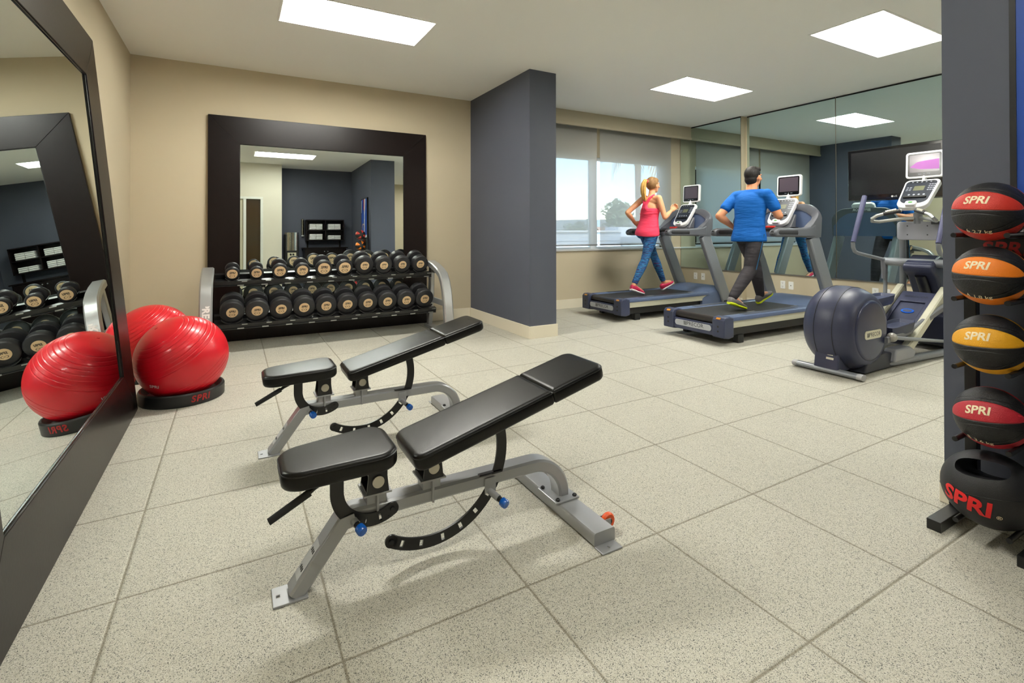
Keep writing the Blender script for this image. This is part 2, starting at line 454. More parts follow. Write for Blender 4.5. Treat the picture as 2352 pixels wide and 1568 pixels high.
# ---------------------------------------------------------------- ceiling lights
def ceiling_light(r, lab, k):
    a, b, c, d = r; cx, cy = (a+b)/2, (c+d)/2
    t = thing('ceiling_light', lab, 'ceiling light', (cx, cy, CE), 0, 'recessed ceiling lights')
    hw, hd = (b-a)/2, (d-c)/2
    m = MB()   # flange lip
    us, vs, kp = holes(-hw-.012, hw+.012, -hd-.012, hd+.012, [(-hw+.006, hw-.006, -hd+.006, hd-.006)])
    m.plate(us, vs, kp, lambda u, v: (u, v, -.004), (0, 0, .005)); m.build('flange', WHITE, t, 0)
    W = M('light_reflector', (238, 238, 230), .55, spec=.3)
    m = MB()
    prof = [(-hd+.004, .002), (-hd+.05, .075), (-hd+.13, .115), (-.02, .125), (.02, .125), (hd-.13, .115), (hd-.05, .075), (hd-.004, .002)]
    prof2 = [(y, z+.012) for y, z in prof][::-1]
    m.prism(prof + prof2, -hw+.004, hw-.004, 'x')
    for s in (-1, 1): m.bx(s*(hw-.004)-.006, s*(hw-.004)+.006, -hd, hd, .0, .14)
    m.build('reflector', W, t, 40)
    rad = .085
    m = MB(); pr = [(rad*math.cos(R(k)), .118-rad*math.sin(R(k))*1.25) for k in range(0, 181, 12)]
    m.prism(pr, -hw+.05, hw-.05, 'x')
    m.build('diffuser', M('lamp_diffuser_%d' % round(k*100), (255, 253, 246), .5, emit=LAMP*k*1.3), t, 40)
for r, lab, k in zip(LIGHTS, ['recessed ceiling light over the floor before the dumbbell rack', 'recessed ceiling light over the elliptical trainer', 'recessed ceiling light above the treadmills', 'recessed ceiling light seen reflected in the framed mirror', 'recessed ceiling light behind the charcoal partition'], (1.75, 1.3, 1.05, .65, .9)):
    ceiling_light(r, lab, k)
# ---------------------------------------------------------------- leaning framed mirrors
GLASS = mirror_mat('leaning_mirror_silver', (.85, .91, .90))
def leaning_mirror(lab, loc, rot, W=2.49, H=2.5, fr=.305, th=.05):
    """local: x right, z up, front face looks to -y, pivot at the foot of the front face's left corner"""
    t = thing('leaning_mirror', lab, 'mirror', loc, 0, 'dark framed floor mirrors'); t.rotation_euler = rot
    def board(q, name):
        f = [(x, 0, z) for x, z in q]; bk = [(x, th, z) for x, z in q]
        MB().loft([f, bk]).build(name, ESP, t, 0, bevel=.0025)
    e = .0006
    board([(0, 0), (W, 0), (W-fr, fr-e), (fr, fr-e)], 'frame_rail'); board([(0, H), (fr, H-fr+e), (W-fr, H-fr+e), (W, H)], 'frame_rail')
    board([(0, e), (fr, fr), (fr, H-fr), (0, H-e)], 'frame_stile'); board([(W, e), (W, H-e), (W-fr, H-fr), (W-fr, fr)], 'frame_stile')
    m = MB(); g = fr-.012; k = .018     # inner lip
    for (a, b, c, d) in ((g, W-g, g, g+k), (g, W-g, H-g-k, H-g), (g, g+k, g, H-g), (W-g-k, W-g, g, H-g)):
        m.bx(a, b, .006, .02, c, d)
    m.build('inner_lip', M('lip_lacquer', (12, 12, 12), .2), t, 0, bevel=.003)
    MB().bx(fr-.01, W-fr+.01, .012, .014, fr-.01, H-fr+.01).build('mirror_glass', GLASS, t, 0)
    MB().bx(.05, W-.05, th-.008, th-.001, .05, H-.05).build('backing', BLACKP, t, 0)
    m = MB()
    for x in (.99, 1.66): m.bx(x-.01, x+.01, th-.004, th+.0, H-.004, H+.03); m.cyl((x, th-.006, H+.018), (x, th, H+.018), .006, n=10)
    m.build('wall_clip', ALU, t, 0)
    return t
leaning_mirror('large dark framed mirror leaning on the back wall behind the dumbbell rack', (-.243, 6.322, .001), (R(-.9), 0, 0))
leaning_mirror('large dark framed mirror leaning on the left wall, cropped by the photo edge', (-.567, 4.24-2.49, .001), (R(-5.75), 0, R(90)))

# ---------------------------------------------------------------- dumbbells and rack
RUB = M('black_rubber', (31, 31, 34), .5, spec=.45, bump=.1, bscale=90)
HND = M('dark_handle', (30, 30, 31), .3, metal=.7)
TAN = M('tan_label', (214, 184, 142), .5)
INK = M('black_print', (18, 16, 15), .5)
SILV = M('silver_powdercoat', (172, 174, 174), .33, metal=.55, spec=.5)
SATB = M('satin_black_steel', (20, 20, 21), .32, spec=.5)
def dumbbell(r, L, num, big):
    """axis along y, front (camera) head at -y; origin = middle of the handle"""
    t = thing('dumbbell', 'proto', 'dumbbell')
    hl = L*(.33 if big else .24)
    for s in (-1, 1):
        y0 = s*L/2
        MB().lathe([(.0, 0), (r*.55, 0), (r*.6, .002), (r*.9, .002), (r*.97, .007), (r, .014), (r, hl-.012), (r*.96, hl-.004), (r*.8, hl), (r*.5, hl), (r*.42, hl+.012), (.02, hl+.014)], (0, y0, 0), (0, -s, 0), 40).build('weight_head', RUB, t)
        lr = r*.47 if big else r*.72
        MB().lathe([(0, 0), (lr, 0), (lr, .0012), (0, .0012)], (0, y0+s*.0012, 0), (0, -s, 0), 32).build('end_label', TAN, t, 0)
        m = MB(); sz = lr*.62
        P = place((0, y0+s*.0018, lr*.2), (-s, 0, 0), (0, 0, 1)); m.mesh(text_me('SPRI', sz, .2, .03), P)
        P = place((0, y0+s*.0018, -lr*.47), (-s, 0, 0), (0, 0, 1)); m.mesh(text_me(str(num), sz*.5, 0, .01), P)
        n = 26
        ring = [place((0, y0+s*.0018, -lr*.47), (-s, 0, 0), (0, 0, 1)) @ Vector((lr*k*.52*math.cos(2*PI*i/n), lr*k*.26*math.sin(2*PI*i/n), 0)) for k in (1, .82) for i in range(n)]
        m.faces(ring, [(i, (i+1) % n, n+(i+1) % n, n+i) for i in range(n) if not (i in (6, 7, 5, 18, 19, 20))])
        m.build('lettering', INK, t, 0, clean=False)
    MB().lathe([(.015, 0), (.0165, (L-2*hl)*.25), (.018, (L-2*hl)*.5), (.0165, (L-2*hl)*.75), (.015, L-2*hl)], (0, -L/2+hl, 0), (0, 1, 0), 20).build('handle', HND, t)
    return t
ORD = ['first', 'second', 'third', 'fourth', 'fifth', 'sixth', 'seventh', 'eighth', 'ninth', 'tenth']
TILT = R(16)
top = [(.067, .19, 5), (.067, .19, 5), (.077, .22, 10), (.077, .22, 10), (.089, .24, 15), (.089, .24, 15), (.104, .26, 20), (.1, .26, 20), (.1, .27, 25), (.1, .27, 25)]
low = [(.1095, .29, n) for n in (30, 30, 35, 35, 40, 40, 45, 45, 50, 50)]
protos = {}
for row, (lst, fy, fz, rowname) in enumerate(((top, 5.82, .715, 'upper'), (low, 5.66, .302, 'lower'))):
    for i, (r, L, num) in enumerate(lst):
        key = (r, num, row)
        if key not in protos: protos[key] = o = dumbbell(r, L, num, row or r > .09)
        else: o = copy_tree(protos[key])
        f = Vector((-.007+.2215*i, fy, fz + r*1.0))
        o.location = f + Vector((0, math.cos(TILT), math.sin(TILT)))*(L/2)
        o.rotation_euler = (TILT, 0, 0)
        o['label'] = f'black rubber dumbbell with tan end label, {ORD[i]} from the left on the {rowname} shelf'
        o['group'] = f'dumbbells on the {rowname} shelf'
rk = thing('dumbbell_rack', 'two-tier black and silver dumbbell rack in front of the framed mirror', 'rack', (.98, 5.7, 0))
APATH = [(5.36, .03), (5.37, .18), (5.40, .36), (5.44, .52), (5.485, .62), (5.55, .695), (5.66, .745), (5.80, .785), (5.95, .812)]
for sx, x in ((-1, -.222), (1, 2.172)):
    fr = MB().sweep([(x, y, z) for y, z in APATH], .11, .075, (1, 0, 0)).build('end_frame', SILV, rk, world=True)
    MB().sweep([(x, 6.02, .04), (x, 5.96, .4), (x, 5.93, .79)], .05, .09, (1, 0, 0)).build('rear_post', SILV, fr, world=False).location = -rk.location
    MB().bx(x-.045, x+.045, 5.31, 6.09, 0, .045).build('foot', SILV, rk, 0, bevel=.004, world=True)
    o = MB().bx(x-.01, x+.01, 5.46, 5.95, .33, .40).bx(x-.01, x+.01, 5.7, 5.95, .70, .76).build('side_brace', SILV, rk, 0, bevel=.003, world=True)
    if sx > 0: continue
    # lettering on the front of the curved upright, reading downwards
    me = text_me('PRECOR', .080, 0, .045, 1.05); m = MB(); P = place((0, 0, 0), (0, 0, -1), (1, 0, 0))
    bmt = bmesh.new(); bmt.from_mesh(me)
    for k in range(-8, 9): bmesh.ops.bisect_plane(bmt, geom=bmt.verts[:]+bmt.edges[:]+bmt.faces[:], plane_co=(k*.022, 0, 0), plane_no=(1, 0, 0))
    def onfront(z):
        z += 0
        for (ya, za), (yb, zb) in zip(APATH[:-1], APATH[1:]):
            if za <= z <= zb: return ya+(yb-ya)*(z-za)/(zb-za)
        return APATH[0][0]
    for v in bmt.verts:
        z = .40 - v.co.x; v.co = Vector((x + v.co.y, onfront(z)-.042, z-.006))
    me2 = bpy.data.meshes.new('lettering'); bmt.to_mesh(me2); bmt.free()
    o = bpy.data.objects.new('lettering', me2); COL.objects.link(o); me2.materials.append(WHITE); o.parent = fr; o.location = -rk.location
for (fy, fz, lst, nm) in ((5.82, .715, top, 'upper'), (5.66, .302, low, 'lower')):
    L = lst[-1][1]; c, s = math.cos(TILT), math.sin(TILT)
    def T(y, z): return (fy + y*c - z*s, fz + y*s + z*c)
    m = MB()
    for yy in (.02, L-.05):
        q = [T(yy-.022, -.05), T(yy+.03, -.05), T(yy+.03, -.006), T(yy-.022, -.006)]
        m.prism(q, -.165, 2.13, 'x')
    y0, z0 = T(-.012, -.055); y1, z1 = T(-.006, -.03)
    m.prism([T(-.01, -.062), T(L-.01, -.062), T(L-.01, -.052), T(-.01, -.052)], -.165, 2.13, 'x')
    sh = m.build('shelf', SATB, rk, 0, bevel=.002, world=True)
    for i, (r, L2, num) in enumerate(lst):
        xc = -.007+.2215*i
        for yy, wd, nm_ in ((.008, .03, 'front_saddle'), (L2-.045, .03, 'rear_saddle')):
            pa = [(xc + (r+.004)*math.sin(R(a)), r - (r+.004)*math.cos(R(a))) for a in range(-52, 53, 8)]
            pb = [(xc + (r+.011)*math.sin(R(a)), r - (r+.011)*math.cos(R(a))) for a in range(52, -53, -8)]
            ring = pa + pb
            MB().loft([[(x, *T(yy, z)) for x, z in ring], [(x, *T(yy+wd, z)) for x, z in ring]]).build(nm_, SATB, sh, 30).location = -rk.location
        # bright clips between the saddles
        y, z = T(-.004, -.012); MB().box((xc+.11, y, z), (.05, .012, .008), (TILT, 0, 0)).build('clip', ALU, sh, 0).location = -rk.location
        y, z = T(-.012, -.05); MB().box((xc+.075, y, z), (.06, .006, .012), (TILT, 0, 0)).build('label_holder', ALU, sh, 0).location = -rk.location

# ---------------------------------------------------------------- exercise balls
RED = M('red_vinyl', (206, 16, 34), .34, spec=.45, coat=.2)
def exercise_ball(loc, axis, lab, mark):
    t = thing('exercise_ball', lab, 'exercise ball', loc, 0, 'red exercise balls')
    r = .296; prof = []
    N = 400
    for k in range(N+1):
        a = -PI/2 + PI*k/N; d = math.degrees(a); rr = r
        if 14 < abs(d) < 62:
            g = (abs(d) % 6)-3; rr -= .0026*max(0, 1-abs(g)/.7)
        prof.append((rr*math.cos(a), rr*math.sin(a)))
    MB().lathe(prof, (0, 0, 0), axis, 96).build('ball', RED, t, 50)
    ax = Vector(axis).normalized()
    MB().cyl(ax*(r-.004), ax*(r+.003), .011, n=20).build('plug', RED, t)
    if mark:
        sph_text('SPRI', .036, (0, 0, 0), r+.0012, Vector(mark), Vector((.15, 0, 1)), M('white_print', (225, 215, 215), .5), t)
    return t
def sph_text(s, size, c, r, n, upv, mat, parent, shear=.2, bold=.02, name='lettering', squash=1):
    """lettering laid on a sphere around direction n"""
    n = Vector(n).normalized(); y = Vector(upv); y = (y-n*y.dot(n)).normalized(); x = y.cross(n)
    b = bmesh.new(); b.from_mesh(text_me(s, size, shear, bold))
    st = size*.12; W = size*3
    for k in range(-30, 31):
        if abs(k*st) > W: continue
        for no in ((1, 0, 0), (0, 1, 0)):
            bmesh.ops.bisect_plane(b, geom=b.verts[:]+b.edges[:]+b.faces[:], plane_co=(k*st if no[0] else 0, k*st if no[1] else 0, 0), plane_no=no)
    for v in b.verts:
        u, w_ = v.co.x/r, v.co.y/r
        d = n*math.cos(u)*math.cos(w_) + x*math.sin(u)*math.cos(w_) + y*math.sin(w_)
        v.co = Vector(c) + d*r
    bmesh.ops.recalc_face_normals(b, faces=b.faces[:])
    me = bpy.data.meshes.new(name); b.to_mesh(me); b.free(); me.materials.append(mat)
    o = bpy.data.objects.new(name, me); COL.objects.link(o); o.parent = parent; return o
def ball_base(loc, lab, ang):
    t = thing('ball_base', lab, 'ball stand', loc, 0, 'black ring stands under the exercise balls')
    MB().lathe([(.155, .0), (.262, 0), (.268, .006), (.268, .078), (.262, .088), (.25, .088), (.245, .08), (.215, .045), (.155, .028)], (0, 0, 0), (0, 0, 1), 72).build('ring', BLACKP, t, 30)
    b = bmesh.new(); b.from_mesh(text_me('SPRI', .06, .15, .035, 1.15))
    for k in range(-12, 13): bmesh.ops.bisect_plane(b, geom=b.verts[:]+b.edges[:]+b.faces[:], plane_co=(k*.012, 0, 0), plane_no=(1, 0, 0))
    for v in b.verts:
        a = R(ang) + v.co.x/.268; v.co = Vector((.2692*math.cos(a), .2692*math.sin(a), .045+v.co.y))
    me = bpy.data.meshes.new('lettering'); b.to_mesh(me); b.free(); me.materials.append(M('red_print', (160, 16, 18), .5))
    o = bpy.data.objects.new('lettering', me); COL.objects.link(o); o.parent = t
exercise_ball((-.322, 4.375, .299), (-.50, -.30, .80), 'red exercise ball on its ring stand, nearer the benches', (-.55, -.80, -.52))
ball_base((-.322, 4.388, 0), 'black ring stand under the nearer red exercise ball', -62)
exercise_ball((-.59, 5.17, .299), (-.55, -.15, .82), 'red exercise ball half hidden in the corner behind the nearer ball', None)
ball_base((-.59, 5.17, 0), 'black ring stand under the corner red exercise ball', -105)
# ---------------------------------------------------------------- adjustable benches
VINYL = M('black_vinyl', (13, 12, 10), .36, spec=.3, bump=.12, bscale=420)
GREYM = M('grey_enamel_frame', (164, 166, 169), .34, metal=.35, spec=.5)
BLUEK = M('blue_knob', (10, 92, 190), .25, spec=.6, coat=.4)
ORNG = M('orange_urethane', (226, 84, 24), .35)
def pad(fn, z0, th, name, parent, tf, rad=.02):
    """upholstered pad: fn(d) gives the outline inset by d; rounded top and bottom edges, local transform tf"""
    prof = [(.75, 0), (.35, .06), (.08, .18), (0, .36), (0, .60), (.06, .78), (.28, .92), (.62, .985), (1.1, 1.0)]
    rings = [[tf @ Vector((x, y, z0+th*h)) for x, y in fn(rad*i)] for i, h in prof]
    o = MB().loft(rings).build(name, VINYL, parent, 60)
    seam = [tf @ Vector((x, y, z0+th*.80)) for x, y in fn(rad*.06)]
    MB().tube(seam+[seam[0], seam[1]], .0022, 6, False).build('piping', M('piping', (14, 14, 14), .4), o)
    return o
def ring_plate(c, y0, th, r_in, r_out, a0, a1, slots, n=64, rfun=None):
    """curved flat bar in the XZ plane with slotted holes"""
    us = [a0 + (a1-a0)*k/n for k in range(n+1)]
    rm = (r_in+r_out)/2; hw = .0058
    vs = [r_in, r_in+.002, rm-hw, rm+hw, r_out-.002, r_out]
    hole = lambda i, j: j in (2,) and any(abs((us[i]+us[i+1])/2-s) < 1.6 for s in slots)
    vs = [r_in, rm-.0125, rm+.0125, r_out]
    hole = lambda i, j: j == 1 and any(abs((us[i]+us[i+1])/2-s) < 1.35 for s in slots)
    f = rfun or (lambda u: 0)
    return MB().plate(us, vs, lambda i, j: not hole(i, j), lambda u, v: (c[0]+(v+f(u))*math.cos(R(u)), y0, c[1]+(v+f(u))*math.sin(R(u))), (0, th, 0))
def bench(lab, loc):
    """root on the floor under the front foot; +x runs to the rear wheels"""
    t = thing('weight_bench', lab, 'weight bench', loc, 0, 'adjustable weight benches')
    ox = .17
    P = lambda x, z, y=0: (x-ox, y, z)
    # main beam: slanted front leg, long beam, curved rear drop
    path = [P(.185, .004), P(.335, .205)] + [P(x, z) for x, z in ((.350, .2175), (.372, .223))] + [P(.42, .2225), P(.80, .2225), P(1.10, .2225)]
    path += [P(x, z) for x, z in arc(1.115, .0675, .155, 90, 4, 10)] + [P(1.27, .06)]
    MB().sweep(path, .078, .052, (0, 1, 0)).build('frame', GREYM, t, 30)
    MB().sweep([P(.25, .10, -.041), P(.335, .215, -.052), P(.372, .224, -.058)], .005, .045, (0, 1, 0)).build('gusset', GREYM, t, 30)
    fp = MB(); us, vs, kp = holes(.115-ox, .222-ox, -.05, .05, [(.128-ox, .138-ox, -.006, .006)])
    fp.plate(us, vs, kp, lambda u, v: (u, v, 0), (0, 0, .007)).build('foot_plate', GREYM, t, 0, bevel=.002)
    # sticker on the front leg
    d = Vector((.15, 0, .2)).normalized(); nn = Vector((-d.z, 0, d.x)); q = Vector(P(.245, .085)) + nn*.0265
    st = MB(); st.box(q, (.12, .05, .0008), Matrix((d, (0, 1, 0), nn)).transposed()); st.build('sticker', M('grey_sticker', (196, 198, 199), .5), t, 0)
    m = MB()
    for k, s in ((-.03, 'ooo'), (.03, 'A')):
        for i in range(3): m.box(q + d*k + Vector((0, (i-1)*.012, 0)) + nn*.0008, (.012, .007, .0006), Matrix((d, (0, 1, 0), nn)).transposed())
    m.build('sticker_print', INK, t, 0)
    # rear crossbar with flanges, bolted shoe, wheels
    b = MB(); b.prism(rrect(.102, .054, .01, 3, 1.267-ox, .028), -.31, .31, 'y')
    cb = b.build('crossbar', GREYM, t, 30)
    for s in (-1, 1):
        m = MB(); us, vs, kp = holes(1.215-ox, 1.312-ox, -.026, .026, [(1.26-ox, 1.268-ox, -.005, .005)])
        m.plate(us, vs, kp, lambda u, v: (u, v+s*.336, 0), (0, 0, .006)).build('end_flange', GREYM, cb, 0, bevel=.002)
        w = thing_part('wheel', t, P(1.345, .034, s*.235))
        MB().lathe([(.012, -.011), (.026, -.012), (.031, -.006), (.032, 0), (.031, .006), (.026, .012), (.012, .011)], (0, 0, 0), (0, 1, 0), 28).build('tyre', ORNG, w, 40)
        MB().cyl((0, -.014, 0), (0, .014, 0), .012).build('hub', BLACKP, w)
        MB().bx(-.035, .002, -.018, -.015, -.012, .016).bx(-.035, .002, .015, .018, -.012, .016).build('wheel_bracket', GREYM, w, 0)
    m = MB(); m.bx(1.20-ox, 1.322-ox, -.075, .075, .055, .064)
    m.build('shoe_plate', GREYM, t, 0, bevel=.003)
    for bx_ in (1.218, 1.306):
        for by in (-.06, .06):
            if by > 0 and bx_ > 1.3: continue
            MB().lathe([(.010, 0), (.010, .006), (.006, .010), (.0, .010)], P(bx_, .064, by), (0, 0, 1), 6).build('bolt', BLACKP, t, 0)
    # pads
    def seat_fn(d):
        o = []
        pts = rrect(.377-2*d, .29-2*d, max(.07-d, .01), 8, .3235)
        for x, y in pts:
            k = max(0, min(1, (.40-x)/.27)); o.append((x, y*(1-.24*k)))
        return o
    ts = Matrix.Translation((-ox, 0, 0)) @ Matrix.Translation((.135, 0, .398)) @ Matrix.Rotation(R(-2.8), 4, 'Y') @ Matrix.Translation((-.135, 0, -.398))
    pad(seat_fn, .385, .062, 'seat_pad', t, ts)
    ang = 14.5; hw = .142
    tb = Matrix.Translation(P(.573, .360)) @ Matrix.Rotation(R(-ang), 4, 'Y')
    def ends(x0, x1, ra, rb):
        def fn(d):
            a_ = rrect(x1-x0-2*d, 2*hw-2*d, max(rb-d, .006), 8, (x0+x1)/2); b_ = rrect(x1-x0-2*d, 2*hw-2*d, max(ra-d, .006), 8, (x0+x1)/2)
            return [(p if p[0] > (x0+x1)/2 else q) for p, q in zip(a_, b_)]
        return fn
    pad(ends(0, .601, .045, .012), 0, .062, 'back_pad', t, tb); h = pad(ends(.599, .885, .012, .05), 0, .062, 'head_pad', t, tb)
    MB().tube([tb @ Vector((.838, y, .063 if abs(y) < hw-.03 else .05)) for y in (-hw+.005, -hw+.03, 0, hw-.03, hw-.005)], .002, 6).build('seam', M('piping'), h)
    MB().xf(Matrix()).bx(.03, .80, -.05, .05, -.006, .002).xf(tb).build('back_plate', SATB, t, 0)
    MB().bx(.15, .48, -.05, .05, .379, .387).xf(ts).build('seat_plate', SATB, t, 0)
    # hinges on silver posts
    for hx, zt in ((.452, .397), (.660, .378)):
        m = MB(); m.bx(hx-.035-ox, hx+.035-ox, -.032, .032, .245, .283); m.build('hinge_post', GREYM, t, 0, bevel=.002)
        m = MB(); m.bx(hx-.05-ox, hx+.05-ox, -.052, .052, .283, .290); m.bx(hx-.004-ox, hx+.004-ox, -.05, -.032, .2, .283); m.build('post_plate', GREYM, t, 0, bevel=.0015)
        m = MB()
        for s in (-1, 1):
            m.prism([(hx-.04-ox, .29), (hx+.04-ox, .29), (hx+.034-ox, .345), (hx+.034-ox, zt), (hx-.034-ox, zt), (hx-.034-ox, .345)], s*.047-.004, s*.047+.004, 'y')
        m.bx(hx-.04-ox, hx+.04-ox, -.05, .05, .29, .297); m.build('hinge_bracket', SATB, t, 0, bevel=.002)
        MB().cyl(P(hx, .332, -.058), P(hx, .332, .058), .021).build('pivot_pin', M('pin_steel', (190, 184, 170), .3, metal=.8), t)
    # selector arcs
    y0 = -.052
    ring_plate((.437-ox, .328), y0, .009, .103, .148, 176, 302, (258, 280, 294)).bx(.289-ox, .334-ox, y0, y0+.009, .325, .40).build('seat_arc', SATB, t, 30)
    c = (.658-ox, .352)
    ring_plate(c, -.038, .009, .2785, .3215, -121, 15, (-112.5, -97.5, -82, -67, -52.5, -38), 150).build('back_arc', SATB, t, 30)
    # end bosses of the arcs
    for cc, rr_, a, y0 in (((.437-ox, .328), .1255, 302, -.052), (c, .300, -121, -.038)):
        q = (cc[0]+rr_*math.cos(R(a)), y0, cc[1]+rr_*math.sin(R(a)))
        e = MB().cyl((q[0], y0, q[2]), (q[0], y0+.009, q[2]), .0228, n=28).build('arc_end', SATB, t)
        MB().cyl((q[0], y0-.006, q[2]), (q[0], y0, q[2]), .0085, n=16).build('stop_bolt', BLACKP, e)
    # pop pins
    for kx, kz, ln in ((.362, .222, .034), (.898, .182, .055)):
        d = Vector((.35, -1, -.28)).normalized(); p0 = Vector(P(kx, kz, -.04)); p1 = p0 + d*ln
        k = MB().cyl(p0, p1, .013).build('pin_sleeve', GREYM, t)
        MB().cyl(p1, p1+d*.018, .011).build('pin_neck', BLACKP, k)
        MB().lathe([(.012, 0), (.0165, .002), (.0175, .012), (.0175, .022), (.015, .027), (0, .0275)], p1+d*.016, d, 24).build('pull_knob', BLUEK, k)
    m = MB(); m.box(P(.902, .205, -.044), (.05, .006, .06)); m.build('pin_tab', GREYM, t, 0, bevel=.004)
    m = MB(); m.box(P(.905, .2495, -.034), (.10, .022, .004)); m.build('slot_guard', SATB, t, 0, bevel=.002)
    # seat lever
    MB().tube([P(.27, .384, -.06), P(.235, .374, -.075), P(.215, .362, -.08)], .008, 12).build('lever_rod', SATB, t)
    MB().tube([P(.222, .366, -.08), P(.10, .306, -.085)], [.0125, .0115], 16).build('lever_grip', M('foam_grip', (28, 28, 29), .7), t)
    return t
def thing_part(name, parent, loc):
    o = bpy.data.objects.new(name, None); COL.objects.link(o); o.location = loc; o.parent = parent; o.empty_display_size = .05; return o
b0 = bench('black padded adjustable bench nearest the camera, with its orange wheel showing', (.17, 1.833, 0))
b1 = copy_tree(b0); b1.location = (.175, 3.04, 0); b1['label'] = 'black padded adjustable bench farther back, between the near bench and the dumbbell rack'

# ---------------------------------------------------------------- medicine ball rack and balls
t = thing('medicine_ball_rack', 'black upright ball rack with paired prongs against the charcoal partition', 'rack', (2.72, .795, 0))
PY = (.885, .70)
for y, fy in zip(PY, (.935, .665)):
    MB().bx(2.70, 2.74, y-.02, y+.02, .04, 1.235).build('post', SATB, t, 0, bevel=.002, world=True)
    MB().bx(2.49, 2.785, fy-.024, fy+.024, 0, .042).build('foot', SATB, t, 0, bevel=.002, world=True)
MB().bx(2.70, 2.74, .64, .96, .042, .075).build('base_bar', SATB, t, 0, bevel=.002, world=True)
RODZ = (1.203, .951, .682, .395, .076)
for z in RODZ:
    for y, ty in zip(PY, (.868, .711)):
        MB().tube([(2.705, ty, z), (2.50, ty, z)], [.0095, .0095], 16).build('prong', SATB, t, world=True)
s = MB().bx(2.693, 2.703, .655, .93, 1.10, 1.19).build('sign_panel', BLACKP, t, 0, bevel=.002, world=True)
m = MB(); P = place((2.6925, .775, 1.147), (0, -1, 0), (0, 0, 1)); m.mesh(text_me('SPRI', .072, .18, .03, 1.1), P)
m.build('lettering', M('red_print', (190, 16, 18), .5), s, 0, clean=False).location = -t.location
# hexagonal medicine balls: lens-shaped coloured panels between black gores
def ball_mat(name, c):
    m = bpy.data.materials.new(name); m.use_nodes = True; n = m.node_tree.nodes; l = m.node_tree.links; p = n['Principled BSDF']
    tc = n.new('ShaderNodeTexCoord'); x = n.new('ShaderNodeSeparateXYZ'); l.new(tc.outputs['Object'], x.inputs[0])
    def mt(op, a, b=None):
        q = n.new('ShaderNodeMath'); q.operation = op
        for s_, i in ((a, 0), (b, 1)):
            if s_ is None: continue
            if isinstance(s_, (int, float)): q.inputs[i].default_value = s_
            else: l.new(s_, q.inputs[i])
        return q.outputs[0]
    r = .115
    ph = mt('DIVIDE', mt('ARCTAN2', x.outputs[2], mt('MULTIPLY', x.outputs[0], -1)), 2*PI/4)
    fr = mt('SUBTRACT', mt('FRACT', mt('ADD', ph, .5)), .5)
    aph = mt('ABSOLUTE', mt('MULTIPLY', fr, 2*PI/4))
    yn = mt('DIVIDE', x.outputs[1], r)
    y2 = mt('MULTIPLY', yn, yn)
    rho = mt('SQRT', mt('MAXIMUM', mt('SUBTRACT', 1.0, y2), .0001))
    dist = mt('MULTIPLY', aph, rho)                       # arc distance from the panel centre line
    wid = mt('MULTIPLY', mt('SQRT', mt('MAXIMUM', mt('SUBTRACT', 1.0, mt('DIVIDE', y2, .88)), 0.0)), .34)
    e = mt('SUBTRACT', wid, dist)
    mr = n.new('ShaderNodeMapRange'); mr.inputs['From Min'].default_value = -.004; mr.inputs['From Max'].default_value = .004; l.new(e, mr.inputs['Value'])
    mx = n.new('ShaderNodeMix'); mx.data_type = 'RGBA'; l.new(mr.outputs[0], mx.inputs['Factor']); mx.inputs['A'].default_value = (*lin((26, 26, 28)), 1); mx.inputs['B'].default_value = (*lin(c), 1)
    l.new(mx.outputs['Result'], p.inputs['Base Color'])
    p.inputs['Roughness'].default_value = .48
    # moulded channels: one beside each panel, one inside each black gore
    g1 = mt('ABSOLUTE', mt('SUBTRACT', mt('ABSOLUTE', e), .045))
    gore = mt('SUBTRACT', PI/4, aph); w2 = mt('MULTIPLY', mt('SUBTRACT', 1.0, mt('DIVIDE', y2, .80)), .33)
    g2 = mt('ABSOLUTE', mt('SUBTRACT', mt('MULTIPLY', gore, rho), w2))
    ch = mt('MINIMUM', mt('ABSOLUTE', e), g2)
    cr = n.new('ShaderNodeMapRange'); cr.inputs['From Max'].default_value = .03; l.new(ch, cr.inputs['Value'])
    v = n.new('ShaderNodeTexVoronoi'); v.inputs['Scale'].default_value = 330; l.new(tc.outputs['Object'], v.inputs['Vector'])
    h = mt('ADD', mt('MULTIPLY', cr.outputs[0], 3.0), mt('MULTIPLY', v.outputs['Distance'], -1.2))
    b = n.new('ShaderNodeBump'); b.inputs['Strength'].default_value = .6; b.inputs['Distance'].default_value = .0012
    l.new(h, b.inputs['Height']); l.new(b.outputs[0], p.inputs['Normal'])
    return m
CRM = M('cream_print', (242, 226, 190), .5)
